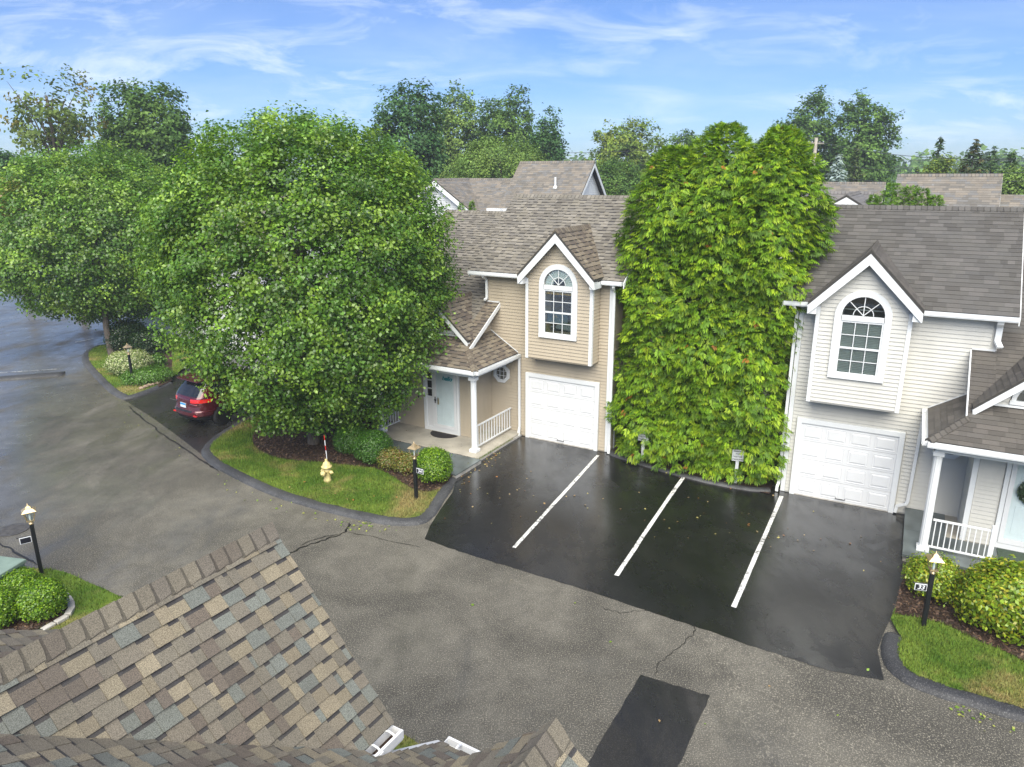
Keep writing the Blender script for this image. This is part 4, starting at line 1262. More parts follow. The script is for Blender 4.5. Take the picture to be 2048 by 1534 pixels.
# meter box and conduits on the side wall
mb = MB(f34); mb.box((-.13, -.42, 1.0), (-.02, -.2, 1.52)); b_ = mb.build('meter_box', MAT['metalbox'], h34, bevel=.01)
mb = MB(f34); mb.lathe([(.075, -.13), (.075, -.2), (.05, -.215)], 16, (0, -.31, 1.36), 'x'); mb.build('meter_dial', MAT['glass_clear'], b_)
mb = MB(f34); mb.tube([(-.07, -.32, 1.0), (-.07, -.32, .05)], .03, 8); mb.build('conduit', MAT['metalbox'], h34)
mb = MB(f34); mb.tube([(-.05, -.55, .95), (-.05, -.55, .05)], .022, 8); mb.tube([(-.05, -.63, .95), (-.05, -.63, .05)], .022, 8); mb.build('conduit', MAT['wood'], h34)
# half round door mat (lies on the porch)
mb = MB(f34); mb.prism([(5.25 + .52 * math.cos(math.pi * i / 20), 1.45 + .44 * math.sin(math.pi * i / 20), .141) for i in range(21)], (0, 0, .014))
dm_ = mb.build('door_mat', MAT['mat']); dm_.matrix_world = cfg34['W']
tag(dm_, 'black half round door mat before the door of house 34', 'door mat')
for r in (.18, .3, .4):
    mb = MB(f34)
    for i in range(20):
        a0, a1 = math.pi * i / 20, math.pi * (i + 1) / 20
        mb.prism([(5.25 + k * math.cos(a) * 1.18, 1.46 + k * math.sin(a), .1555) for k, a in ((r, a0), (r + .03, a0), (r + .03, a1), (r, a1))], (0, 0, .004))
    mb.build('mat_rib', MAT['mat'], dm_)
mb = MB(f33); mb.box((5.02, 1.48, .225), (6.0, 2.1, .243))
mt = mb.build('door_mat', m_plain('green_mat', (.05, .075, .05), .95, var=.4, scale=30)); mt.matrix_world = cfg33['W']
tag(mt, 'dark green patterned door mat before the door of house 33', 'door mat')
# bluestone walk of house 34
WK = MAT['slate']
def walk_piece(nm, poly, z, th, mat, par=None):
    mb = MB(f34); mb.prism([(u, v, z) for u, v in poly], (0, 0, -th)); return mb.build(nm, mat, par, bevel=.008)
wk = walk_piece('walkway', [(2.98, 2.76), (7.6, 2.76), (7.6, 3.5), (4.6, 3.55), (4.0, 4.12), (2.98, 4.12)], .10, .2, MAT['stone'])
wk.matrix_world = cfg34['W']; wk['kind'] = 'structure'
for pl in ([(2.97, 2.77), (4.05, 2.77), (4.05, 4.05), (2.97, 4.13)], [(4.07, 2.77), (5.2, 2.77), (5.2, 3.5), (4.65, 3.52), (4.07, 4.03)], [(5.22, 2.77), (6.3, 2.77), (6.3, 3.48), (5.22, 3.5)], [(6.32, 2.77), (7.58, 2.77), (7.58, 3.46), (6.32, 3.48)]):
    walk_piece('paving_slab', pl, .135, .034, WK, wk)
# wreath on the door of house 33
def ring_leaves(n, R, r, seed, size):
    g = np.random.default_rng(seed)
    a = g.random(n) * 2 * np.pi; b = g.random(n) * 2 * np.pi; k = r * np.sqrt(g.random(n))
    P = np.stack([(R + k * np.cos(b)) * np.cos(a), k * np.sin(b) * .6, (R + k * np.cos(b)) * np.sin(a)], 1)
    return P
MAT["shingle_fg"] = m_shingle("shingle_granules_near", .6)
# ------------------------------------------------------------------ foreground house under the camera
FA = Vector((-2.3376, 6.3427, 0)); ZA = 5.2237; FRZ = rad(-31.4)
fg = thing('townhouse', FA, FRZ, 'nearest house with brown and slate blue blended shingle roof', 'house', 'townhouses along the lane')
WF = Matrix.Translation(FA) @ Matrix.Rotation(FRZ, 4, 'Z')
idm = lambda p: (p[0], p[1], p[2])
mp_ = lambda y: ZA - 1.63 - .61 * (y + .42)
w_, h_ = 1.40, 1.63
mb = MB()
mb.prism([(-1.1, -.3, 0), (1.1, -.3, 0), (1.1, -.3, ZA - 1.4), (0, -.3, ZA - .2), (-1.1, -.3, ZA - 1.4)], (0, -2.5, 0))
mb.build('bay_wall', MAT['tan'], fg)
mb = MB(); mb.prism([(-1.7, -.8, 0), (-1.7, -.8, mp_(-.8) - .15), (-1.7, -6.5, mp_(-6.5) - .15), (-1.7, -12.2, mp_(-.8) - .15), (-1.7, -12.2, 0)], (3.1, 0, 0))
mb.prism([(1.7, .15, 0), (1.7, .15, mp_(.15) - .15), (1.7, -6.5, mp_(-6.5) - .15), (1.7, -12.2, mp_(-.8) - .15), (1.7, -12.2, 0)], (5.8, 0, 0))
mb.build('wall', MAT['tan'], fg)
roof = MB()
def fslab(P, th=.08): roof.prism([(p[0], p[1], p[2] - .012) for p in P], (0, 0, -th))
for sg in (-1, 1):
    fslab([(0, 0, ZA), (sg * w_, 0, ZA - h_), (sg * w_, -.42, ZA - h_), (0, -3.09, ZA)])
fslab([(-1.97, -.42, mp_(-.42)), (1.56, -.42, mp_(-.42)), (1.56, -6.5, mp_(-6.5)), (-1.97, -6.5, mp_(-6.5))])
fslab([(1.56, .5, mp_(.5)), (8, .5, mp_(.5)), (8, -6.5, mp_(-6.5)), (1.56, -6.5, mp_(-6.5))])
fslab([(-1.97, -6.5, mp_(-6.5)), (8, -6.5, mp_(-6.5)), (8, -12.6, mp_(-.4)), (-1.97, -12.6, mp_(-.4))])
DX, DY, DZ, DS, DH = 3.50, -.72, ZA - .17, .85, 1.2
dve = -(DZ - DS * DH - ZA + 1.63) / .61 - .42
dvr = -(DZ - ZA + 1.63) / .61 - .42
for sg in (-1, 1): fslab([(DX, DY, DZ), (DX + sg * DH, DY, DZ - DS * DH), (DX + sg * DH, dve, DZ - DS * DH), (DX, dvr, DZ)])
roof = roof.build('roof', MAT['felt'], fg)
mb = MB(); mb.prism([(DX - 1, DY - .25, DZ - 1.6), (DX + 1, DY - .25, DZ - 1.6), (DX + 1, DY - .25, DZ - 1.0), (DX, DY - .25, DZ - .14), (DX - 1, DY - .25, DZ - 1.0)], (0, -.1, 0)); mb.build('dormer_wall', MAT['tan'], fg)
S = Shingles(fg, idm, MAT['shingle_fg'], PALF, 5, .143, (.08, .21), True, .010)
q_ = math.sqrt(1 + (h_ / w_) ** 2); Lr = w_ * q_
S.plane((w_, 0, ZA - h_), (0, -1, 0), Vector((-1, 0, h_ / w_)) / q_, [[(-.012, -.02), (.42, -.02), (3.09, Lr), (-.012, Lr)]])
S.plane((-w_, 0, ZA - h_), (0, -1, 0), Vector((1, 0, h_ / w_)) / q_, [[(-.012, -.02), (.42, -.02), (3.09, Lr), (-.012, Lr)]])
qm = math.sqrt(1 + .61 ** 2)
tm = lambda y: (.5 - y) * qm
em = Vector((0, -1, .61)) / qm
pm = [[(1.56, -.02), (6.6, -.02), (6.6, tm(-1.3)), (1.56, tm(-1.3))], [(1.40, tm(-.40)), (1.56, tm(-.40)), (1.56, tm(-3.09)), (0, tm(-3.09))], [(1.56, tm(-1.3)), (2.4, tm(-1.3)), (3.53, tm(-3)), (3.53, tm(-3.09)), (1.56, tm(-3.09))], [(0, tm(-3.09)), (3.53, tm(-3.09)), (3.53, tm(-4.6)), (0, tm(-4.6))], [(-1.98, tm(-.40)), (-1.40, tm(-.40)), (0, tm(-3.09)), (0, tm(-4.2)), (-1.98, tm(-4.2))], [(3.53, tm(-3)), (4.6, tm(-1.3)), (6.6, tm(-1.3)), (6.6, tm(-3.5)), (3.53, tm(-3.5))]]
S.plane((0, .5, mp_(.5)), (1, 0, 0), em, pm)
qd = math.sqrt(1 + DS * DS); Ld = DH * qd
for sg in (-1, 1):
    S.plane((DX + sg * DH, DY, DZ - DS * DH), (0, -1, 0), Vector((-sg, 0, DS)) / qd, [[(-.012, -.02), (DY - dve, -.02), (DY - dvr, Ld), (-.012, Ld)]])
PALC = [(.17, .15, .115), (.135, .115, .092), (.19, .168, .128), (.15, .132, .108)]
S.caps((0, .015, ZA), (0, -3.05, ZA), (1, 0, -h_ / w_), (-1, 0, -h_ / w_), .155, pal=PALC)
S.caps((DX, DY + .012, DZ), (DX, dvr, DZ), (1, 0, -DS), (-1, 0, -DS), .155, pal=PALC)
# the tabs in view first: sort by distance to the part of the roof the camera looks at
_f = Vector((0, 0, 0))
def fg_dist(t):
    p = WF @ Vector(t[3]); d = p - CAMV
    z = d.dot(fwd)
    if z < .5: return 1e6
    x, y = 1024 + F_PX * d.dot(RT) / z, 767 - F_PX * d.dot(UP) / z
    return z + (0 if (-60 < x < 2108 and y < 1590) else 1e4)
S.tabs.sort(key=fg_dist)
vis = [t for t in S.tabs if fg_dist(t) < 1e3]
inv = [t for t in S.tabs if fg_dist(t) >= 1e3]
S.tabs = vis + inv
def finish_fg(S, roof, n_vis):
    keep = S.tabs[:n_vis]
    rest = S.tabs[n_vis:]
    S.tabs = keep; S.finish(roof, WF, n_vis)
    if rest: S.tabs = rest; S.finish(roof, WF, 0)
caps_ = [t for t in vis if len(t) > 4]
tabs_ = [t for t in vis if len(t) == 4]
S.tabs = tabs_[:300] + caps_ + tabs_[300:] + inv
finish_fg(S, roof, min(300, len(tabs_)) + len(caps_))
# gutters and boards
mb = MB(); gutter(mb, (w_ + .01, .0, ZA - h_ - .03), (w_ + .01, -.40, ZA - h_ - .03), (1, 0, 0), .125, .11); g_ = mb.build('gutter', MAT['white'], fg)
for y in (-.10, -.30):
    mb = MB(); mb.tube([(w_ + .005, y, ZA - h_ - .03), (w_ + .05, y, ZA - h_ - .005), (w_ + .10, y, ZA - h_ - .012), (w_ + .13, y, ZA - h_ - .03)], .011, 6); mb.build('hanger', MAT['white'], g_)
mb = MB(); mb.box((w_ + .02, -.39, ZA - h_ - .128), (w_ + .105, -.02, ZA - h_ - .118)); mb.build('dark_floor_strip', MAT['mulch'], g_)  # dark brown strip just above the gutter floor
mb = MB(); gutter(mb, (w_ + .13, -.41, ZA - h_ - .035), (1.56, -.41, ZA - h_ - .035), (0, 1, 0), .11, .11); mb.build('gutter', MAT['white'], fg)
mb = MB(); gutter(mb, (1.58, .51, mp_(.5) - .02), (8, .51, mp_(.5) - .02), (0, 1, 0), .12, .11); g_ = mb.build('gutter', MAT['white'], fg)
for x in (1.75, 2.3):
    mb = MB(); mb.tube([(x, .505, mp_(.5) - .012), (x, .56, mp_(.5) + .005), (x, .62, mp_(.5) - .018)], .014, 6); mb.build('hanger', MAT['white'], g_)
mb = MB(); mb.prism([(1.50, .56, mp_(.56) + .0), (1.50, -.41, mp_(-.41) + .0), (1.50, -.41, mp_(-.41) - .16), (1.50, .56, mp_(.56) - .16)], (.055, 0, 0)); mb.build('rake_board', MAT['white'], fg)
mb = MB()
for sg in (-1, 1): mb.prism([(0, -.03, ZA - .1), (sg * w_, -.03, ZA - h_ - .1), (sg * w_, -.03, ZA - h_ - .26), (0, -.03, ZA - .32)], (0, .04, 0))
mb.build('rake_fascia', MAT['white'], fg)

# ------------------------------------------------------------------ houses behind
def back_house(label, px_r, px_l, py, D, wall_mat, pal, seed, drop=3.0, slope=.8, rot=-30.0, depth=3.2, name='townhouse', ext=None, gable_w=True):
    """gable house; ridge from column px_l to px_r at row py, right end D metres away"""
    a = rad(rot)
    P = far(px_r, D, py)
    ex = Vector((math.cos(a), math.sin(a), 0))
    L = 1.0
    for _ in range(60):
        q = P - ex * L - CAMV
        x = 1024 + F_PX * q.dot(RT) / q.dot(fwd)
        L += (x - px_l) / F_PX * D * .6
    zr = P.z
    root = thing(name, (P.x, P.y, 0), a, label, 'house', 'houses behind the lane')
    W = Matrix.Translation((P.x, P.y, 0)) @ Matrix.Rotation(a, 4, 'Z')
    e = depth
    mb = MB(); mb.prism([(-.35, -e + .35, 0), (-.35, -e + .35, zr - slope * (e - .35) - .15), (-.35, 0, zr - .15), (-.35, e - .35, zr - slope * (e - .35) - .15), (-.35, e - .35, 0)], (-(L - .7), 0, 0))
    wl = mb.build('wall', wall_mat, root)
    siding(wl, idm, wall_mat, (-.35, -e + .35, 0), (0, 1, 0), (1, 0, 0), [(0, zr - 2.7), (2 * (e - .35), zr - 2.7), (2 * (e - .35), zr - slope * (e - .35) - .16), (e - .35, zr - .2), (0, zr - slope * (e - .35) - .16)])
    mb = MB()
    for sg in (-1, 1): mb.prism([(0, 0, zr - .01), (-L, 0, zr - .01), (-L, sg * e, zr - slope * e - .01), (0, sg * e, zr - slope * e - .01)], (0, 0, -.1))
    rf = mb.build('roof', MAT['felt'], root)
    sh = Shingles(root, idm, MAT['shingle_far'], pal, seed, .143, (.16, .42), False, .008)
    q = math.sqrt(1 + slope ** 2)
    sh.plane((0, -e, zr - slope * e), (1, 0, 0), Vector((0, 1, slope)) / q, [[(-L, 0), (0, 0), (0, e * q), (-L, e * q)]])
    sh.caps((-L, 0, zr), (0, 0, zr), (0, 1, -slope), (0, -1, -slope), .14)
    sh.finish(rf, W, 0)
    mb = MB()
    for x0, d in ((-.03, .04), (-L - .01, .04)):
        for sg in (-1, 1): mb.prism([(x0, 0, zr - .09), (x0, sg * e, zr - slope * e - .09), (x0, sg * e, zr - slope * e - .3), (x0, 0, zr - .3)], (d, 0, 0))
    mb.build('rake_fascia', MAT['vinyl'], root)
    mb = MB(); gutter(mb, (-L, -e - .005, zr - slope * e - .02), (0, -e - .005, zr - slope * e - .02), (0, -1, 0), .12, .12); mb.build('gutter', MAT['vinyl'], root)
    return root, W, L, zr
def cross_gable(root, W, x, y0, y1, zap, half, slope, wall_mat, pal, seed):
    """a gable facing the street added to a back house: ridge at x, front y0, running back to y1"""
    mb = MB(); mb.prism([(x - half + .3, y0 + .3, 0), (x + half - .3, y0 + .3, 0), (x + half - .3, y0 + .3, zap - slope * (half - .3) - .12), (x, y0 + .3, zap - .15), (x - half + .3, y0 + .3, zap - slope * (half - .3) - .12)], (0, y1 - y0 - .3, 0))
    wl = mb.build('gable_wall', wall_mat, root)
    zb = zap - slope * (half - .3) - .12
    siding(wl, idm, wall_mat, (0, y0 + .3, 0), (1, 0, 0), (0, -1, 0), [(x - half + .3, zb - 1.6), (x + half - .3, zb - 1.6), (x + half - .3, zb), (x, zap - .2), (x - half + .3, zb)])
    mb = MB()
    for sg in (-1, 1): mb.prism([(x, y0, zap - .01), (x, y1, zap - .01), (x + sg * half, y1, zap - slope * half - .01), (x + sg * half, y0, zap - slope * half - .01)], (0, 0, -.09))
    rf = mb.build('gable_roof', MAT['felt'], root)
    sh = Shingles(root, idm, MAT['shingle_far'], pal, seed, .143, (.16, .42), False, .008)
    q = math.sqrt(1 + slope ** 2)
    for sg in (-1, 1): sh.plane((x + sg * half, y0, zap - slope * half), (0, 1, 0), Vector((-sg, 0, slope)) / q, [[(0, 0), (y1 - y0, 0), (y1 - y0, half * q), (0, half * q)]])
    sh.caps((x, y0, zap), (x, y1, zap), (1, 0, -slope), (-1, 0, -slope), .14)
    sh.finish(rf, W, 0)
    mb = MB()
    for sg in (-1, 1): mb.prism([(x, y0 - .02, zap - .08), (x + sg * half, y0 - .02, zap - slope * half - .08), (x + sg * (half - .05), y0 - .02, zap - slope * half - .32), (x, y0 - .02, zap - .36)], (0, .04, 0))
    mb.build('gable_fascia', MAT['vinyl'], root)

# directly behind the tan house
rB, WB, LB, zB = back_house('off white house with taupe roof just behind the tan house', 1190, 1040, 323, 42, MAT['lgrey'], PALB, 101, slope=1.0, depth=3.0)
mb = MB(); 
xl0, xl1 = -LB, -LB - 4.2
zl = zB - .95
mb.prism([(xl0 + .5, 0, zl), (xl1, 0, zl), (xl1, -3.0, zl - 3 * .62), (xl0 + .5, -3.0, zl - 3 * .62)], (0, 0, -.1))
rf = mb.build('lower_roof', MAT['felt'], rB)
sh = Shingles(rB, idm, MAT['shingle_far'], PALB, 102, .143, (.16, .42), False, .008)
q = math.sqrt(1 + .62 ** 2)
sh.plane((0, -3.0, zl - 1.86), (1, 0, 0), Vector((0, 1, .62)) / q, [[(xl1, 0), (xl0 + .4, 0), (xl0 + .4, 3 * q), (xl1, 3 * q)]])
sh.caps((xl1, 0, zl), (xl0 + .2, 0, zl), (0, 1, -.62), (0, -1, -.62), .14)
sh.finish(rf, WB, 0)
MB().box((xl1 + .3, -2.7, 0), (xl0, 2, zl - 1.85)).build('lower_wall', MAT['lgrey'], rB)
mb = MB(); gutter(mb, (xl1, -3.005, zl - 1.88), (xl0 - .2, -3.005, zl - 1.88), (0, -1, 0), .12, .12); mb.build('gutter', MAT['vinyl'], rB)
mb = MB(); mb.tube([(-1.75, -1.35, zB - 1.4), (-1.75, -1.35, zB - .82)], .055, 10); mb.lathe([(.14, zB - 1.42), (.09, zB - 1.28)], 10, (-1.75, -1.35, 0)); mb.build('vent_pipe', MAT['vinyl'], rB)
# small boxed eave end with its pipe, left of the upper storey
mb = MB(); mb.box((xl0 - .35, -3.2, zB - 2.62), (xl0 + .55, -2.98, zB - 2.48)); mb.box((xl0 + .28, -3.1, zB - 3.6), (xl0 + .5, -2.9, zB - 2.6)); mb.tube([(xl0 - .25, -3.1, zB - 2.6), (xl0 - .25, -3.0, zB - 3.0), (xl0 - .05, -3.0, zB - 3.3)], .05, 8); mb.build('eave_return', MAT['vinyl'], rB)
MB().box((xl0 + .3, -2.97, zB - 3.9), (xl0 + .9, -1.0, zB - 2.5)).build('upper_side_wall', MAT['lgrey'], rB)
cross_gable(rB, WB, -LB - 3.6, -3.6, 0, zl + .02, 2.5, .68, MAT['lgrey'], PALB, 103)
# behind the grey house
rC, WC, LC, zC = back_house('grey house with multicoloured roof behind the grey house, far right', 2006, 1795, 350, 40, MAT['lgrey'], PALB, 111, slope=.9, depth=3.4)
mb = MB(); zl = zC - .85
mb.prism([(-.3, .2, zl), (6, .2, zl), (6, -3.2, zl - 3.4 * .75), (-.3, -3.2, zl - 3.4 * .75)], (0, 0, -.1)); rf = mb.build('lower_roof', MAT['felt'], rC)
sh = Shingles(rC, idm, MAT['shingle_far'], PALB, 112, .143, (.16, .42), False, .008); q = math.sqrt(1 + .75 ** 2)
sh.plane((0, -3.2, zl - 2.55), (1, 0, 0), Vector((0, 1, .75)) / q, [[(-.3, 0), (6, 0), (6, 3.4 * q), (-.3, 3.4 * q)]]); sh.finish(rf, WC, 0)
MB().box((.0, -2.8, 0), (5.8, 2, zl - 2.4)).build('lower_wall', MAT['lgrey'], rC)
mb = MB(); mb.tube([(1.0, -2.0, zl - 1.7), (1.0, -2.0, zl - 1.25)], .1, 10); mb.build('vent_pipe', MAT['vinyl'], rC)
rD, WD, LD, zD = back_house('brown roofed house seen past the utility pole', 1772, 1646, 366, 52, MAT['lgrey'], PALB, 121, depth=3.4)
PALD = [(.16, .155, .155), (.14, .135, .14), (.18, .17, .165)]
rE, WE, LE, zE_ = back_house('dark roofed house with small tan gable behind the evergreens', 1748, 1590, 386, 34, MAT['tan'], PALD, 131, slope=.7, depth=3.4)
cross_gable(rE, WE, -LE + 2.5, -4.4, .3, zE_ + .03, 1.7, .6, MAT['tan'], PALD, 132)
# neighbour across the drive, mostly behind the two round trees
rN, WN, LN, zN = back_house('light grey house mostly hidden behind the two round trees', 640, 335, 395, 38, MAT['lgrey'], PAL34, 141, slope=.7, depth=4.0, rot=-33)
mb = MB(); mb.box((-LN + .3, -3.72, .5), (-LN + .5, -3.6, zN - 3.2)); mb.build('corner_board', MAT['vinyl'], rN)
# ------------------------------------------------------------------ vegetation
def unit(v): return v / np.maximum(np.linalg.norm(v, axis=1, keepdims=True), 1e-9)
def leaves(name, P, N, size, col, mat, parent, r, aspect=.62, fold=.18, droop=0.0):
    """one folded diamond per leaf: P centres, N facing, size lengths, col rgb"""
    n = len(P)
    t = r.normal(size=(n, 3)); t[:, 2] -= droop
    t = unit(t - N * (t * N).sum(1, keepdims=True))
    b = np.cross(N, t)
    L = size[:, None]
    V = np.empty((n, 4, 3))
    V[:, 0] = P - t * L * .5
    V[:, 1] = P + b * L * aspect * .5 + N * L * fold - t * L * .08
    V[:, 2] = P + t * L * .5
    V[:, 3] = P - b * L * aspect * .5 + N * L * fold - t * L * .08
    C4 = np.ones((n, 4, 4)); C4[:, :, :3] = col[:, None, :]
    o = np_mesh(name, V.reshape(-1, 3), 4, mat, parent, C4.reshape(-1, 4))
    o['kind'] = 'stuff'
    return o
def lump(D, r, k=14, amp=.12, freq=3.0):
    """smooth random bumps over directions D"""
    out = np.zeros(len(D))
    for i in range(k):
        c = unit(r.normal(size=(1, 3)))[0]
        out += np.cos(freq * np.arccos(np.clip(D @ c, -1, 1)) + r.random() * 6.28) * r.uniform(.4, 1)
    return amp * out / math.sqrt(k)
def pal(r, n, cols, w=None):
    c = np.array(cols)
    return c[r.choice(len(c), n, p=w)]
def limb_tree(name, parent, base, top, r0, targets, r, mat, bend=.15):
    """tapered trunk with limbs out to the targets (local coordinates)"""
    mb = MB()
    base, top = Vector(base), Vector(top)
    n = 7
    tp = [base + (top - base) * (i / (n - 1)) + Vector((r.normal() * bend * .3, r.normal() * bend * .3, 0)) * (i > 0) for i in range(n)]
    mb.tube([tp[0] - Vector((0, 0, .15))] + tp, [r0 * 1.25] + [r0 * (1 - .75 * i / (n - 1)) for i in range(n)], 10)
    for tg in targets:
        tg = Vector(tg)
        s_ = min(n - 2, max(1, int(n * (.25 + .5 * max(0, (tg.z - base.z)) / max(.1, (top.z - base.z)) * .8))))
        a = tp[s_]
        mid = a.lerp(tg, .5) + Vector((r.normal() * bend, r.normal() * bend, abs(r.normal()) * bend + .1 * (tg - a).length))
        rr = r0 * .36 * (1 - .6 * s_ / n)
        mb.tube([a, a.lerp(mid, .5) + Vector((0, 0, .05)), mid, mid.lerp(tg, .6), tg], [rr, rr * .8, rr * .6, rr * .35, rr * .12], 6)
    return mb.build(name, mat, parent, True)

def round_tree(name, label, cat, group, base, cen, rx, ry, rz, n_clu, per, leaf, cols, seed, mat, low_cut=None, reject=None, shell=(.72, 1.0), sig=.26, droop=.5, trunk_r=.17, w=None, patches=0, patch_cols=None, lumpy=.10, freq=5.0, sq=2.0, zdown=1.0, fine=.0):
    """tree with a clumped crown on an ellipsoid; base and cen are world points"""
    r = np.random.default_rng(seed)
    root = thing(name, base, 0, label, cat, group)
    c = np.array(cen) - np.array(base)
    D = unit(r.normal(size=(n_clu, 3)))
    D = D / (np.abs(D) ** sq).sum(1, keepdims=True) ** (1 / sq)
    rad_ = (shell[0] + (shell[1] - shell[0]) * r.random(n_clu) ** .6) * (1 + lump(unit(D), r, 18, lumpy, freq) + lump(unit(D), r, 24, fine, 19.0))
    inner = r.random(n_clu) < .10
    rad_[inner] *= r.uniform(.45, .85, inner.sum())
    S = np.array([rx, ry, rz])
    CP = c + D * rad_[:, None] * S
    CP[:, 2] = np.where(CP[:, 2] < c[2], c[2] + (CP[:, 2] - c[2]) * zdown, CP[:, 2])
    if low_cut is not None:
        CP = CP[CP[:, 2] > low_cut + r.normal(size=len(CP)) * .25]
    D = unit((CP - c) / S)
    m = len(CP)
    tone = pal(r, m, cols, w)
    tone = tone * r.uniform(.72, 1.28, (m, 1))
    if patches:
        for _ in range(patches):
            k = CP[r.integers(m)]
            hit = np.linalg.norm(CP - k, axis=1) < r.uniform(.35, .6)
            tone[hit] = tone[hit] * .35 + np.array(patch_cols[r.integers(len(patch_cols))]) * .65
    cnt = r.poisson(per, m)
    idx = np.repeat(np.arange(m), cnt)
    P = CP[idx] + r.normal(size=(len(idx), 3)) * sig * np.array([1, 1, .75])
    N = unit(D[idx] * .8 + r.normal(size=(len(idx), 3)) * .55 + np.array([0, 0, .65]))
    size = leaf * r.uniform(.7, 1.25, len(idx))
    col = np.clip(tone[idx] * r.uniform(.75, 1.25, (len(idx), 1)), 0, 1)
    if reject is not None:
        Wp = P + np.array(base)
        k = ~reject(Wp)
        P, N, size, col = P[k], N[k], size[k], col[k]
    k = P[:, 2] > .15
    P, N, size, col = P[k], N[k], size[k], col[k]
    tg = CP[r.choice(m, min(26, m), replace=False)]
    tg = c + (tg - c) * .86
    limb_tree('trunk', root, (0, 0, 0), tuple(c + np.array([0, 0, rz * .55])), trunk_r, [tuple(x) for x in tg], r, MAT['bark'])
    leaves('crown', P, N, size, col, mat, root, r, .72, .16, droop)
    return root

def house_box(H, u0, u1, v0, v1, zmax_fn):
    def f(P):
        # inverse of the house frame
        if H == '34':
            d = P[:, :2] - np.array([3.017, 21.397]); u = -(d[:, 0] * .8626 - d[:, 1] * .5059); v = -(d[:, 0] * .5059 + d[:, 1] * .8626)
        else:
            d = P[:, :2] - np.array([7.63, 18.856]); u = d[:, 0] * .8758 - d[:, 1] * .4826; v = -(d[:, 0] * .4826 + d[:, 1] * .8758)
        return (u > u0) & (u < u1) & (v > v0) & (v < v1) & (P[:, 2] < zmax_fn(u, v))
    return f
rej34 = house_box('34', 3.0, 9.1, -9, 2.95, lambda u, v: 4.66 - .62 * v)
rejup = house_box('34', -.5, 5.1, -7, 1.0, lambda u, v: 7.9)
def rejA(P):
    # the car and the drive under the crown stay clear
    q = P[:, :2] - np.array([-10.3, 25.6])
    a = q[:, 0] * .82 - q[:, 1] * .57; b = q[:, 0] * .57 + q[:, 1] * .82
    car = (np.abs(a) < 1.15) & (np.abs(b) < 2.7) & (P[:, 2] < 1.95)
    rho = np.maximum(0, -6.6 - P[:, 0])
    skirt = P[:, 2] < .9 + 1.25 * np.maximum(0, rho - .9)
    return rej34(P) | rejup(P) | car | skirt

GREEN = [(.125, .245, .027), (.098, .205, .026), (.17, .30, .032), (.078, .168, .025), (.22, .345, .042)]
t1 = at(628, 892)
round_tree('pear_tree', 'large round ornamental tree in front of the tan house', 'tree', 'round ornamental trees',
           (t1.x, t1.y, .08), (-6.45, 22.6, 5.45), 4.5, 4.0, 4.7, 4000, 48, .108, GREEN, 21, MAT['leaf'], low_cut=.35, reject=rejA, sig=.175, droop=.8, trunk_r=.2,
           patches=4, patch_cols=[(.40, .34, .04), (.36, .22, .04), (.30, .36, .04)], lumpy=.07, freq=8.0, shell=(.78, 1.0), sq=2.15, zdown=1.08, fine=.045)
t2 = at(224, 713)
round_tree('pear_tree', 'round ornamental tree at the far left edge of the lane', 'tree', 'round ornamental trees',
           (t2.x, t2.y, .08), (-20.6, 36.4, 5.6), 5.1, 4.6, 4.2, 2600, 38, .14, GREEN, 22, MAT['leaf'], low_cut=1.2, sig=.23, droop=.8, trunk_r=.17,
           patches=7, patch_cols=[(.26, .22, .03), (.30, .10, .04)], lumpy=.07, freq=8.0, fine=.045)

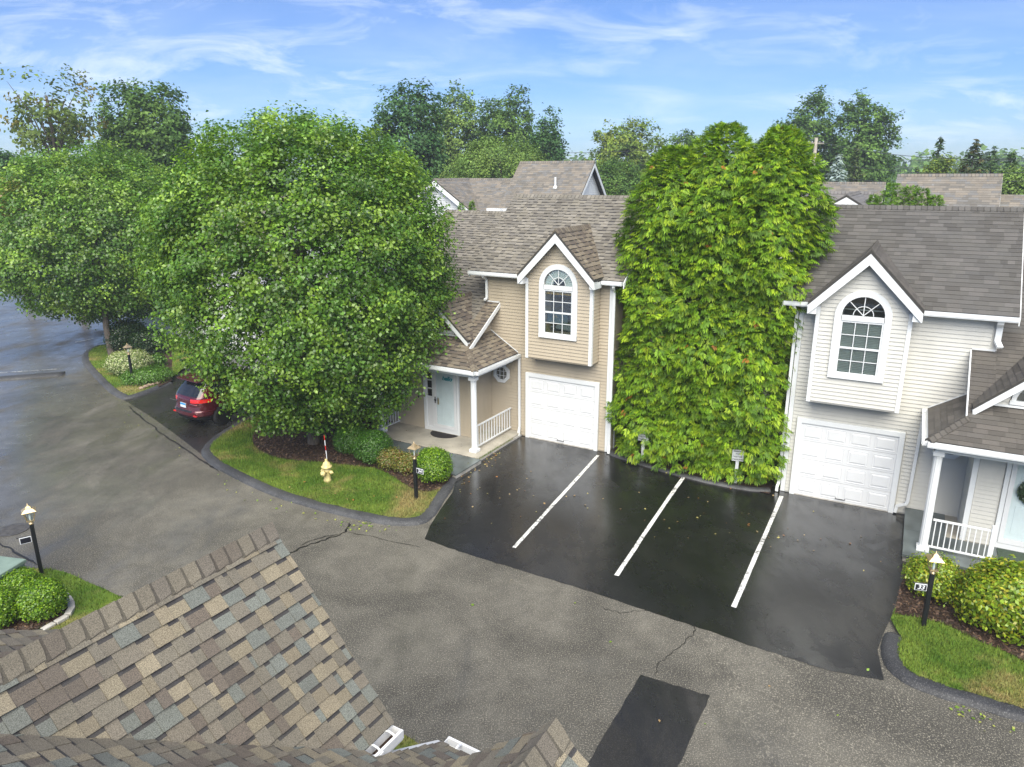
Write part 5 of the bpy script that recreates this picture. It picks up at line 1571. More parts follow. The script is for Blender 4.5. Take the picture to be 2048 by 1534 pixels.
# tall evergreens between the houses: drooping flat sprays
def spray_tree(name, label, group, base, h, R, n, seed, lean=(0, 0), cols=None, reject=None, spray=.24, top_pow=.66, low=.25):
    r = np.random.default_rng(seed)
    root = thing(name, base, 0, label, 'tree', group)
    z = low + (h - low) * (1 - r.random(n) ** 1.15) * .985
    f = (z / h)
    a = r.random(n) * 2 * np.pi
    tp = (1 - f) * (1 + .5 * np.sin(a * 3 + seed * 1.7) * np.clip((f - .55) * 3, 0, 1))
    prof = R * np.clip(tp * 5.2, 0, 1) ** top_pow * (1 - .10 * f)
    prof *= np.where(f < .14, 1.06, 1)
    prof *= 1 + .13 * np.sin(a * 3 + z * 1.7 + seed) + .09 * np.sin(a * 5 - z * 2.9 + seed * 2) + .08 * np.sin(z * 5.1 + a * 2)
    q = np.where(r.random(n) < .75, r.uniform(.82, 1.05, n), r.uniform(.45, .85, n))
    ca, sa = np.cos(a), np.sin(a)
    P = np.stack([ca * prof * q + lean[0] * f ** 1.5, sa * prof * q + lean[1] * f ** 1.5, z], 1)
    out = np.stack([ca, sa, np.zeros(n)], 1)
    if reject is not None:
        k = ~reject(P + np.array(base)); P, out, z, f, a = P[k], out[k], z[k], f[k], a[k]; n = len(P)
    # spray axis: outward then hanging; tips lift near the top
    ax = unit(out * .75 + np.array([0, 0, -.42]) + r.normal(size=(n, 3)) * .35 + np.array([0, 0, 1.0]) * np.clip((f - .86) * 6, 0, 1)[:, None])
    nm = unit(np.array([0, 0, 1.0]) + out * .55 + r.normal(size=(n, 3)) * .35)
    nm = unit(nm - ax * (nm * ax).sum(1, keepdims=True))
    sd = np.cross(nm, ax)
    L = spray * r.uniform(.65, 1.2, n) * (1 - .45 * np.clip((f - .8) * 5, 0, 1))
    k = 8                                             # leaflets per spray
    V = np.empty((n, k, 4, 3)); C4 = np.ones((n, k, 4, 4))
    base_c = pal(r, n, cols or [(.15, .29, .014), (.115, .235, .014), (.20, .345, .016), (.08, .17, .016), (.26, .39, .02)])
    base_c = base_c * r.uniform(.6, 1.3, (n, 1))
    br = r.random(n) < .006
    base_c[br] = (.32, .13, .03)
    for j in range(k):
        u = j / (k - 1)
        sgn = 0 if j == k - 1 else (1 if j % 2 else -1)
        st = P + ax * (L * (.05 + .62 * u))[:, None]
        dr = unit(ax * (.62 + .4 * u) + sd * (sgn * .95 * (1 - .35 * u)) + nm * -.12)
        ll = L * (.55 - .12 * u if sgn else .45) * r.uniform(.8, 1.2, n)
        wd = ll * .15
        tb = unit(np.cross(nm, dr))
        tip = st + dr * ll[:, None] + np.array([0, 0, -.16]) * ll[:, None]
        md = st + dr * (ll * .5)[:, None]
        V[:, j, 0] = st; V[:, j, 1] = md + tb * wd[:, None]; V[:, j, 2] = tip; V[:, j, 3] = md - tb * wd[:, None]
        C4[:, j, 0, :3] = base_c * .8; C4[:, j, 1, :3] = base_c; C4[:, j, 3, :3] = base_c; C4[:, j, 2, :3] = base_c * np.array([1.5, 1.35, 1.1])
    mb = MB(); lz = Vector((lean[0], lean[1], 0))
    mb.tube([(0, 0, -.1), (0, 0, h * .3), tuple(lz * .35 + Vector((0, 0, h * .6))), tuple(lz * .95 + Vector((0, 0, h * .97)))], [R * .16, R * .13, R * .08, R * .015], 8)
    for i in range(40):
        zz = r.uniform(.06, .9) * h; aa = r.random() * 6.28; ff = zz / h
        rr = R * min(1, (1 - ff) * 2.9) ** top_pow * .8
        o0 = Vector((lean[0] * ff ** 1.5, lean[1] * ff ** 1.5, zz))
        mb.tube([o0, o0 + Vector((math.cos(aa) * rr * .6, math.sin(aa) * rr * .6, .12)), o0 + Vector((math.cos(aa) * rr, math.sin(aa) * rr, .05))], [.035, .022, .008], 5)
    mb.build('trunk', MAT['bark'], root, True)
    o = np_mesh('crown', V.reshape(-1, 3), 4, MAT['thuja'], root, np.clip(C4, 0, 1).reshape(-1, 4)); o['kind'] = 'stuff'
    return root
SIGN_L, SIGN_R = (-1.24, .20), (-4.03, .06)
rejh34 = house_box('34', -.02, 6, -7, .6, lambda u, v: 5.8 - .761 * v)
rejh33 = house_box('33', -.02, 6, -7, .6, lambda u, v: 5.75 - .761 * v)
def gap(P):
    d = P[:, :2] - np.array([3.017, 21.397]); u = -(d[:, 0] * .8626 - d[:, 1] * .5059); v = -(d[:, 0] * .5059 + d[:, 1] * .8626)
    g1 = (np.abs(u - SIGN_R[0]) < .21) & (v > SIGN_R[1] - .12) & (P[:, 2] > .45) & (P[:, 2] < 1.12)
    g2 = (np.abs(u - SIGN_L[0]) < .14) & (v > SIGN_L[1] - .1) & (P[:, 2] > .55) & (P[:, 2] < 1.08)
    return g1 | g2
rejT = lambda P: rejh34(P) | rejh33(P) | gap(P)
GT = 'tall evergreens between the two houses'
for (uu, vv, h, R, n, sd, lean, lab) in ((-1.25, -.98, 9.35, 1.30, 14000, 51, (.1, .0), 'tall feathery evergreen touching the tan house, leftmost of the three'),
                                        (-2.75, -1.0, 10.0, 1.42, 16000, 52, (.0, .0), 'tallest feathery evergreen in the middle of the screen'),
                                        (-4.15, -.98, 9.9, 1.34, 15500, 53, (.02, -.05), 'feathery evergreen leaning over the grey house roof, rightmost of the three')):
    x, y = H34(uu, vv)
    spray_tree('arborvitae', lab, GT, (x, y, gz(x) + .02), h, R, n, sd, lean, reject=rejT)

# clipped and loose shrubs
def ball(name, label, group, p, rx, rz, n, leaf, cols, seed, cat='shrub', rough=.05, mat=None, zc=None, sig=.03, w=None, ry=None):
    r = np.random.default_rng(seed)
    root = thing(name, p, 0, label, cat, group)
    ry = ry or rx
    D = unit(r.normal(size=(n, 3)))
    D[:, 2] = np.where(D[:, 2] < -.55, -D[:, 2], D[:, 2])
    q = np.where(r.random(n) < .8, r.uniform(.93, 1.03, n), r.uniform(.7, .95, n)) * (1 + lump(D, r, 14, rough, 6))
    c = np.array([0, 0, rz * .9 if zc is None else zc])
    P = c + D * q[:, None] * np.array([rx, ry, rz]) + r.normal(size=(n, 3)) * sig
    N = unit(D + r.normal(size=(n, 3)) * .5 + np.array([0, 0, .3]))
    col = pal(r, n, cols, w) * r.uniform(.7, 1.3, (n, 1))
    k = P[:, 2] > .02
    mb = MB()
    for i in range(7):
        a = r.random() * 6.28
        mb.tube([(0, 0, -.05), (math.cos(a) * rx * .3, math.sin(a) * ry * .3, c[2] * .7), (math.cos(a) * rx * .7, math.sin(a) * ry * .7, c[2] * 1.3)], [.025, .015, .005], 5)
    mb.build('stem', MAT['bark'], root)
    # twiggy heart so that the outer leaves do not float over nothing
    leaves('foliage', P[k], N[k], leaf * r.uniform(.7, 1.3, k.sum()), np.clip(col[k], 0, 1), mat or MAT['leaf'], root, r, .6, .15)
    r2 = np.random.default_rng(seed + 1)
    n2 = n // 2
    D2 = unit(r2.normal(size=(n2, 3))); D2[:, 2] = np.abs(D2[:, 2]) - .3
    P2 = c + D2 * r2.uniform(.5, .88, (n2, 1)) * np.array([rx, ry, rz]); k2 = P2[:, 2] > .02
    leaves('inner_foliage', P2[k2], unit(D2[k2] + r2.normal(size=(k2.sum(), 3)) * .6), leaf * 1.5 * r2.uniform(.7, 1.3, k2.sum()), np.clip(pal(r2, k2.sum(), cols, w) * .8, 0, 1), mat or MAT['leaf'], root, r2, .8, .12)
    return root
BOX = [(.14, .28, .014), (.105, .22, .014), (.20, .35, .018), (.075, .165, .014), (.27, .42, .024)]
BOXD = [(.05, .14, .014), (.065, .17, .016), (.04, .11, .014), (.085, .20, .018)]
GB = 'clipped boxwood balls'
def gp(px, py, dz=.1):
    p = at(px, py); return (p.x, p.y, p.z + dz)
ball('boxwood', 'bright round boxwood right of the lamp numbered 34', GB, gp(868, 968), .52, .50, 9000, .045, BOX, 61)
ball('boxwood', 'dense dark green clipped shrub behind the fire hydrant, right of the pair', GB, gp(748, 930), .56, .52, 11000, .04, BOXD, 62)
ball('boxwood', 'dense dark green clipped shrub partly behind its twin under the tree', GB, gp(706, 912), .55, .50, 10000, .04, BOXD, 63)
BAR = [(.16, .19, .03), (.24, .22, .05), (.11, .16, .025), (.26, .15, .06), (.20, .22, .04)]
ball('barberry', 'small yellow green shrub beside the dark clipped shrubs', 'small yellow green shrubs', gp(782, 940), .36, .27, 3200, .05, BAR, 64, rough=.16, sig=.05)
ball('barberry', 'small yellow green shrub just left of the lamp numbered 34', 'small yellow green shrubs', gp(815, 948), .36, .26, 3200, .05, BAR, 65, rough=.16, sig=.05)
ball('boxwood', 'near boxwood ball inside the stone edging, rightmost of three', GB, gp(92, 1235, .05), .41, .38, 9000, .045, BOX, 66)
ball('boxwood', 'near boxwood ball beside the green cabinet', GB, gp(42, 1208, .05), .43, .36, 9000, .045, BOX, 67)
ball('boxwood', 'near boxwood ball cut by the left edge of the picture', GB, gp(-4, 1254, .05), .43, .38, 9000, .045, BOX, 68)
VAR = [(.46, .50, .26), (.36, .42, .18), (.20, .28, .07), (.55, .56, .36), (.12, .20, .04)]
ball('euonymus', 'pale variegated shrub behind the far lamp post', None, gp(262, 750), .88, .50, 7000, .075, VAR, 69, rough=.1, sig=.05)
LAU = [(.24, .36, .02), (.17, .28, .02), (.34, .43, .026), (.42, .40, .035), (.13, .21, .017)]
ball('laurel_shrub', 'loose yellow green shrub behind the lamp numbered 33', 'yellow green shrubs by house 33', gp(1862, 1196), .50, .40, 6000, .06, LAU, 70, rough=.2, sig=.06)
ball('laurel_shrub', 'large glossy yellow green shrub at the right edge', 'yellow green shrubs by house 33', gp(2012, 1262), .86, .62, 11000, .085, LAU, 71, rough=.16, sig=.06, ry=.8)
GC = [(.09, .20, .02), (.07, .16, .02), (.12, .24, .03)]
ball('spreading_juniper', 'low bright green ground cover beside the far lamp post', None, gp(296, 764), 1.0, .22, 5000, .07, GC, 72, rough=.1, sig=.06)
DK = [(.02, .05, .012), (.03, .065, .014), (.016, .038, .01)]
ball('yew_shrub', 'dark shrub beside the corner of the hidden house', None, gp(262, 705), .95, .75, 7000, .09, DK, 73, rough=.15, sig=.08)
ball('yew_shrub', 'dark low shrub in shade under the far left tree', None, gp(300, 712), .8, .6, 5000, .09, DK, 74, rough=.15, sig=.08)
p_ = gp(318, 735)
ball('hosta', 'small leafy green plant by the hidden house steps', None, p_, .3, .25, 500, .12, GC, 75, rough=.2, sig=.06, cat='plant')

# wreath
def wreath():
    r = np.random.default_rng(8)
    n = 1400
    a = r.random(n) * 2 * np.pi; b = r.random(n) * 2 * np.pi; k = .075 * np.sqrt(r.random(n)); R = .235
    u = 5.50; z = 1.72
    L = np.stack([u + (R + k * np.cos(b)) * np.cos(a), np.full(n, 1.425) + k * np.sin(b) * .5, z + (R + k * np.cos(b)) * np.sin(a)], 1)
    Lf = np.stack([L[:, 0], -L[:, 1], L[:, 2]], 1)
    N = unit(r.normal(size=(n, 3)) + np.array([0, -.9, .3]))
    col = pal(r, n, [(.05, .10, .05), (.08, .13, .07), (.12, .16, .10), (.04, .08, .03)])
    root = thing('door_wreath', (0, 0, 0), 0, 'green leafy wreath hanging on the door of house 33', 'wreath')
    root.matrix_world = cfg33['W'] @ Matrix.Translation((u, -1.42, z))
    P = Lf - np.array([u, -1.42, z])
    leaves('foliage', P, N, .07 * r.uniform(.7, 1.3, n), col, MAT['leaf'], root, r, .5, .1)
    mb = MB(); mb.tube([(R * math.cos(2 * math.pi * i / 24), 0, R * math.sin(2 * math.pi * i / 24)) for i in range(25)], .03, 6); mb.build('ring', MAT['bark'], root)
wreath()

# ------------------------------------------------------------------ trees beyond the houses
MAPLE = [(.10, .19, .035), (.085, .165, .032), (.13, .225, .04), (.065, .13, .03)]
DARKM = [(.06, .14, .04), (.05, .12, .035), (.08, .17, .045)]
LIGHT = [(.15, .24, .05), (.12, .21, .045), (.19, .28, .06)]
YELL = [(.19, .27, .04), (.15, .23, .04), (.24, .29, .05), (.12, .19, .04)]
AUT = [(.16, .20, .045), (.12, .17, .04), (.21, .18, .05), (.10, .15, .035), (.13, .19, .04)]
def far_tree(label, px, top, hw, D, bot, cols, seed, n_clu=420, per=40, leaf=.22, name='maple_tree', lumpy=.2, sig=.30, group='trees beyond the houses', shell=(.55, 1.0), freq=5.0):
    """crown spanning px +- hw from row top to row bot (photo pixels) at distance D"""
    T, B = far(px, D, top), far(px, D, bot)
    hwm = hw / F_PX * D * .92
    cz, rz = (T.z + B.z) / 2, (T.z - B.z) / 2
    return round_tree(name, label, 'tree', group, (T.x, T.y, -.05), (T.x, T.y, cz), hwm, hwm * .9, rz, n_clu, per, leaf, cols, seed, MAT['farleaf'], low_cut=.8, sig=sig, droop=.4, trunk_r=.28, lumpy=lumpy, freq=freq, shell=shell)
far_tree('thin crowned browning tree at far left', 85, 150, 82, 56, 330, AUT, 201, 75, 34, 0.26, lumpy=.34, shell=(.35, 1.05), sig=.32)
far_tree('tall full maple left of the large round tree', 278, 155, 82, 60, 420, MAPLE, 202, 480, 40, 0.26)
far_tree('low olive tree behind the far left round tree', 215, 272, 50, 66, 420, LIGHT, 203, 200)
far_tree('tall dark maple right behind the large round tree', 812, 165, 80, 60, 480, DARKM, 204, 560, 40, 0.26)
far_tree('broad light green tree behind the dark maple', 905, 178, 72, 78, 440, LIGHT, 205, 480, 40, 0.29)
far_tree('broad green tree above the off white house ridge', 1012, 182, 68, 76, 420, MAPLE, 206, 440, 40, 0.29)
far_tree('smaller tree standing right of the broad trees', 1096, 236, 34, 70, 400, DARKM, 207, 220, 37, 0.26)
far_tree('round light tree directly behind the off white house', 1000, 277, 112, 56, 470, LIGHT, 208, 700, 43, 0.163, name='pear_tree', lumpy=.06, shell=(.75, 1.0), freq=6)
far_tree('round green tree right of the off white gable', 1236, 318, 62, 60, 500, MAPLE, 209, 420, 43, 0.163, name='pear_tree', lumpy=.07, shell=(.75, 1.0), freq=6)
far_tree('yellow green tree beside the evergreen screen', 1256, 240, 72, 82, 420, YELL, 210, 420, 37, 0.29, lumpy=.26)
far_tree('tree behind the tops of the evergreen screen', 1385, 262, 66, 90, 420, MAPLE, 211, 360, 37, 0.30)
far_tree('tall tree left of the utility pole top', 1622, 200, 66, 86, 440, MAPLE, 212, 460, 40, 0.30, lumpy=.24)
far_tree('tall tree right of the utility pole', 1735, 197, 62, 84, 440, MAPLE, 213, 460, 40, 0.30, lumpy=.26)
far_tree('dark tree at the foot of the tall trees by the pole', 1560, 268, 50, 95, 420, DARKM, 214, 240, 37, 0.30)
far_tree('low tree at the left edge of the picture', 0, 305, 30, 70, 400, DARKM, 215, 160, 37, 0.26)
# conifers
def conifer(label, px, top, hw, D, cols, seed, group='conifers on the far right', name='spruce_tree', n=2600, bot=470, sparse=1.0, leaf=.42):
    T = far(px, D, top); h = T.z + .05
    r = np.random.default_rng(seed)
    root = thing(name, (T.x, T.y, -.05), 0, label, 'tree', group)
    dens = D / F_PX
    slope = hw * dens / ((bot - top) * dens) * 1.15
    z = h - (h * .75) * r.random(n) ** .62
    tier = np.floor((h - z) / .55); tier_f = ((h - z) / .55) - tier
    R = (h - z) * slope * (1.05 - .35 * tier_f) + .08
    a = r.random(n) * 6.283 + tier * 1.3
    q = np.where(r.random(n) < sparse, r.uniform(.35, 1, n), r.uniform(.0, .4, n))
    q *= 1 - .22 * (np.sin(a * 4 + tier * 2.1) > .3)
    P = np.stack([np.cos(a) * R * q, np.sin(a) * R * q, z - R * q * .22], 1)
    N = unit(np.stack([np.cos(a) * .4, np.sin(a) * .4, np.ones(n)], 1) + r.normal(size=(n, 3)) * .35)
    mb = MB(); mb.tube([(0, 0, -.1), (0, 0, h * .6), (0, 0, h * .99)], [.16, .1, .015], 7); mb.build('trunk', MAT['bark'], root, True)
    leaves('crown', P, N, leaf * r.uniform(.6, 1.2, n), pal(r, n, cols) * r.uniform(.75, 1.25, (n, 1)), MAT['farleaf'], root, r, .4, .1, .3)
    return root
conifer('silver blue spruce beside the utility pole', 1680, 308, 34, 55, [(.34, .42, .42), (.26, .34, .34), (.42, .5, .5)], 231, 'conifers by the pole', n=3200, bot=378)
conifer('slim olive conifer right of the blue spruce', 1716, 288, 26, 70, [(.08, .12, .03), (.10, .13, .04), (.06, .10, .03)], 232, 'conifers by the pole', n=2600, bot=378)
CN = [(.06, .12, .04), (.075, .135, .045), (.09, .14, .045)]
conifer('slim open conifer, leftmost of the far right group', 1882, 274, 30, 62, CN, 233, n=1700, bot=360, sparse=.7)
conifer('rusty topped conifer in the far right group', 1953, 279, 42, 60, [(.06, .09, .03), (.10, .09, .035), (.05, .085, .03)], 234, n=3000, bot=360)
conifer('dark conifer right of the rusty topped one', 1990, 292, 34, 66, CN, 235, n=2400, bot=362)
conifer('conifer at the right edge of the picture', 2026, 302, 34, 58, CN, 236, n=2400, bot=365)
conifer('small conifer behind the multicoloured roof ridge', 1836, 330, 20, 64, CN, 237, n=1400, bot=372)
far_tree('yellow green bush at the right edge behind the roofs', 2040, 338, 34, 56, 430, LIGHT, 238, 160, 34, 0.192, name='shrub_tree')
far_tree('olive bush between the far right conifers', 1885, 322, 30, 60, 430, YELL, 239, 140, 34, 0.192, name='shrub_tree')
# columnar arborvitae behind the grey house
ARB = [(.11, .23, .018), (.09, .19, .018), (.135, .27, .022)]
for (px, top, hw, sd, lab) in ((1749, 388, 15, 241, 'small pointed arborvitae, leftmost of the row behind the grey roof'), (1788, 364, 26, 242, 'largest arborvitae, second of the row behind the grey roof'), (1822, 370, 24, 243, 'dense arborvitae in the middle of the row behind the grey roof'), (1848, 374, 20, 244, 'arborvitae, fourth of the row behind the grey roof'), (1874, 388, 18, 245, 'low arborvitae at the right end of the row behind the grey roof')):
    T = far(px, 31, top)
    spray_tree('arborvitae', lab, 'arborvitae row behind the grey roof', (T.x, T.y, -.05), T.z + .05, hw / F_PX * 31 * 1.5, 2200, sd, cols=ARB, spray=.20, top_pow=.62, low=3.5)
for (px, top, hw, sd, lab) in ((922, 407, 14, 246, 'low arborvitae tip left of its twin above the tan house roof'), (944, 402, 9, 247, 'small arborvitae tip above the tan house roof')):
    T = far(px, 36, top)
    spray_tree('arborvitae', lab, 'arborvitae tips above the tan roof', (T.x, T.y, -.05), T.z + .05, hw / F_PX * 36 * 1.15, 900, sd, cols=ARB, spray=.22, top_pow=.7, low=4.0)
# far woods that read as one mass
def woods():
    r = np.random.default_rng(99)
    N_ = 520
    PP, NN, SS, CC = [], [], [], []
    for i in range(N_):
        px = r.uniform(-500, 2600); D = r.uniform(170, 330)
        if D < 200 and 1780 < px < 2100: D += 60
        b = far(px, D); h = r.uniform(9, 14.5) + (D - 170) * .012
        R = r.uniform(3, 5.5); m = 90
        d = unit(r.normal(size=(m, 3)))
        q = (r.uniform(.6, 1, m) * (1 + lump(d, r, 8, .15, 4)))[:, None]
        PP.append(np.array([b.x, b.y, h * .55]) + d * q * np.array([R, R, h * .45])); NN.append(unit(d + r.normal(size=(m, 3)) * .5 + np.array([0, 0, .4])))
        SS.append(r.uniform(1.2, 2.2, m)); CC.append(pal(r, m, MAPLE) * r.uniform(.8, 1.3) * r.uniform(.8, 1.2, (m, 1)))
    o = leaves('far_woods', np.concatenate(PP), np.concatenate(NN), np.concatenate(SS), np.concatenate(CC), MAT['farleaf'], None, r, .8, .1)
    tag(o, 'distant hazy belt of trees along the horizon', 'woods', kind='stuff')
woods()
# ------------------------------------------------------------------ street furniture
MAT['yellow'] = m_plain('hydrant_paint', (.60, .50, .22), .5, var=.3, scale=14)
MAT['red'] = m_plain('red_paint', (.5, .02, .02), .4)
MAT['bulb'] = m_plain('frosted_glass', (.75, .80, .78), .3, var=.02)
MAT['sign'] = m_plain('sign_white', (.68, .70, .74), .4, var=.06)
MAT['signblack'] = m_plain('sign_black', (.015, .015, .022), .35)
def facing(right):
    """text matrix for a vertical plate whose text runs along the horizontal direction right"""
    x = Vector(right).normalized(); z = Vector((0, 0, 1)); n = x.cross(z)
    return Matrix((x, z, n)).transposed()
def lamp(label, p, h, sign=None, side=1, tilt=(0, 0), rz=rad(-30), blank=False):
    root = thing('lamp_post', p, rz, label, 'lamp post', 'lamp posts along the lane')
    hp = h - .46
    mb = MB(); mb.box((-.04, -.04, -.1), (.04, .04, hp)); mb.build('post', MAT['black'], root, bevel=.006)
    mb = MB(); mb.lathe([(.045, hp), (.05, hp + .02), (.035, hp + .05), (.04, hp + .08)], 14); mb.build('collar', MAT['brass'], root)
    z0, z1 = hp + .10, hp + .30
    a0, a1 = .062, .105
    mb = MB(); mb.box((-a0 - .012, -a0 - .012, z0 - .02), (a0 + .012, a0 + .012, z0))
    cr = [(-1, -1), (1, -1), (1, 1), (-1, 1)]
    for (sx_, sy_) in cr: mb.bar((sx_ * a0, sy_ * a0, z0), (sx_ * a1, sy_ * a1, z1), .012, .012, (sx_, -sy_, 0))
    mb.box((-a1 - .01, -a1 - .01, z1), (a1 + .01, a1 + .01, z1 + .012))
    ln = mb.build('lantern', MAT['brass'], root)
    for i in range(4):
        p0, p1 = cr[i], cr[(i + 1) % 4]
        mb = MB(); e = .93
        mb.prism([(p0[0] * a0 * e, p0[1] * a0 * e, z0), (p1[0] * a0 * e, p1[1] * a0 * e, z0), (p1[0] * a1 * e, p1[1] * a1 * e, z1), (p0[0] * a1 * e, p0[1] * a1 * e, z1)], (.001, .001, 0)); mb.build('pane', MAT['glass_clear'], ln)
    mb = MB(); mb.lathe([(.018, z0), (.022, z0 + .04), (.02, z0 + .12), (.005, z0 + .15)], 12); mb.build('bulb', MAT['bulb'], ln)
    mb = MB()
    for (r0, r1, za, zb) in ((.135, .075, z1 + .012, z1 + .07), (.06, .045, z1 + .07, z1 + .10), (.052, .012, z1 + .10, z1 + .135)):
        mb.add([(x * r0, y * r0, za) for x, y in cr] + [(x * r1, y * r1, zb) for x, y in cr], [(0, 1, 5, 4), (1, 2, 6, 5), (2, 3, 7, 6), (3, 0, 4, 7), (0, 3, 2, 1), (4, 5, 6, 7)])
    mb.build('lantern_roof', MAT['brass'], root)
    mb = MB(); mb.lathe([(.008, z1 + .13), (.016, z1 + .145), (.006, z1 + .16), (.012, z1 + .17), (.002, z1 + .19)], 10); mb.build('finial', MAT['brass'], root)
    if sign is not None:
        zs = hp * .66
        s0, s1 = sorted((side * .05, side * .27))
        mb = MB(); mb.tube([(side * .03, 0, zs + .16), (side * .30, 0, zs + .16)], .009, 6); mb.lathe([(.016, side * .29), (.016, side * .31)], 8, (0, 0, zs + .16), 'x'); mb.build('bracket', MAT['black'], root)
        mb = MB(); mb.box((s0, -.010, zs), (s1, .010, zs + .145)); pl = mb.build('number_plate', MAT['sign'], root, bevel=.004)
        mb = MB(); mb.box((s0 + .014, -.014, zs + .014), (s1 - .014, .014, zs + .131)); mb.build('plate_face', MAT['signblack'], pl)
        if sign:
            put_text('number', sign, .125, MAT['sign'], pl, ((s0 + s1) / 2, -.0145, zs + .072), Matrix(((1, 0, 0), (0, 0, -1), (0, 1, 0))), shear=.2, bold=.003, extrude=.002)
    return root
def lpos(px, py, dz=.08):
    p = at(px, py); return (p.x, p.y, p.z + dz)
lamp('black lamp post beside the boxwood ball on the hydrant lawn', lpos(833, 1003), 1.62, '34', 1)
lamp('black lamp post in front of the glossy shrubs at right', lpos(1845, 1258), 1.62, '33', -1, rz=rad(-14))
lamp('black lamp post with blank sign near the green cabinet', lpos(84, 1150, .03), 1.68, '', -1, rz=rad(35))
lamp('distant lamp post before the variegated shrub', lpos(267, 771), 1.72)

def hydrant():
    p = at(656, 968)
    root = thing('fire_hydrant', (p.x, p.y, .085), rad(-25), 'yellow fire hydrant with striped marker rod on the lawn', 'fire hydrant')
    mb = MB(); mb.lathe([(.11, -.05), (.11, .06), (.10, .08), (.095, .2), (.10, .30), (.115, .33), (.115, .35), (.10, .37), (.10, .43)], 18); b = mb.build('barrel', MAT['yellow'], root, True)
    mb = MB(); mb.lathe([(.15, .43), (.15, .465), (.125, .475), (.11, .53), (.085, .58), (.045, .61), (.04, .64)], 18); mb.lathe([(.035, .63), (.04, .65), (.038, .68), (.01, .685)], 6); mb.build('bonnet', MAT['yellow'], root, True)
    for ax, (sgn, r, l) in (('x', (1, .055, .17)), ('x', (-1, .055, .17)), ('y', (-1, .08, .20))):
        mb = MB(); mb.lathe([(r * .8, sgn * .07), (r * .8, sgn * l * .75), (r, sgn * l * .78), (r, sgn * l), (r * .7, sgn * (l + .015)), (.018, sgn * (l + .018)), (.018, sgn * (l + .05))], 14, (0, 0, .30), ax); mb.build('outlet_cap', MAT['yellow'], root, True)
    for k in range(8):
        a = 2 * math.pi * k / 8
        mb = MB(); mb.lathe([(.014, .42), (.014, .485), (.006, .49)], 6, (.135 * math.cos(a), .135 * math.sin(a), 0)); mb.build('flange_bolt', MAT['yellow'], root)
    mb = MB(); mb.tube([(-.02, .06, .5), (-.03, .07, .78)], .010, 8); rod = mb.build('marker_rod', MAT['sign'], root)
    for (z0, z1, m) in ((.78, .92, 'sign'), (.92, 1.06, 'red'), (1.06, 1.22, 'sign'), (1.22, 1.36, 'red')):
        mb = MB(); mb.tube([(-.03 - (z0 - .78) * .05, .07, z0), (-.03 - (z1 - .78) * .05, .07, z1)], .012, 8); mb.build('rod_band', MAT[m], rod)
hydrant()

def parking_sign(label, u, v, rz):
    x, y = H34(u, v)
    root = thing('parking_sign', (x, y, gz(x)), rz, label, 'sign', 'visitor parking signs')
    mb = MB(); mb.box((-.045, -.02, -.05), (.045, .02, 1.02)); mb.build('post', MAT['sign'], root, bevel=.004)
    mb = MB(); mb.box((-.16, -.045, .72), (.16, -.022, 1.06)); b = mb.build('board', MAT['sign'], root, bevel=.004)
    for i, w in enumerate(('RESERVED', 'FOR', 'VISITOR', 'PARKING')):
        put_text('lettering', w, .068 if w != 'RESERVED' else .056, MAT['signblack'], b, (0, -.046, 1.015 - i * .083), FRONT, bold=.0012, extrude=.001)
parking_sign('small white visitor parking sign showing through the evergreens by the tan house', *SIGN_L, rad(-22))
parking_sign('small white visitor parking sign in a gap of the evergreens by the grey house', *SIGN_R, rad(-14))

def cabinet():
    root = thing('utility_cabinet', (-11.0, 13.15, .03), rad(-12), 'pale green utility cabinet at the left edge', 'utility box')
    mb = MB(); mb.box((-.75, -.45, .1), (.75, .45, .72)); mb.build('body', MAT['greenbox'], root, bevel=.015)
    mb = MB(); mb.box((-.78, -.48, .72), (.78, .48, .80)); mb.build('lid', MAT['greenbox'], root, bevel=.015)
    mb = MB(); mb.box((-.85, -.55, -.05), (.85, .55, .1)); mb.build('plinth', MAT['concrete'], root)
    mb = MB(); mb.box((-.04, -.47, .35), (.04, -.452, .5)); mb.build('lock', MAT['iron'], root)
cabinet()
# edging stones round the near bed
es = smooth_path(XY([(108, 1186), (128, 1194), (141, 1208), (143, 1224), (131, 1240), (103, 1256), (70, 1275)]), 8)
acc, k0 = 0, 0
path3 = [Vector((x, y, 0)) for x, y in es]
seg_ = []
stone_root = thing('edging', (path3[0].x, path3[0].y, .03), 0, 'curved edging of pale stone blocks round the near boxwoods', 'garden edging')
step_ = .26
tot = sum((path3[i + 1] - path3[i]).length for i in range(len(path3) - 1))
def along(d):
    for i in range(len(path3) - 1):
        L = (path3[i + 1] - path3[i]).length
        if d <= L: return path3[i].lerp(path3[i + 1], d / L), (path3[i + 1] - path3[i]).normalized()
        d -= L
    return path3[-1], (path3[-1] - path3[-2]).normalized()
for i in range(int(tot / step_)):
    p, t = along((i + .5) * step_)
    n = Vector((-t.y, t.x, 0)); hl, hw = step_ * .46, .065
    q = p - path3[0]
    hgt = random.uniform(.06, .085)
    mb = MB(); mb.prism([tuple(q + t * hl + n * hw), tuple(q - t * hl + n * hw), tuple(q - t * hl - n * hw), tuple(q + t * hl - n * hw)], (0, 0, hgt)); mb.build('edging_stone', MAT['stone'], stone_root, bevel=.012)
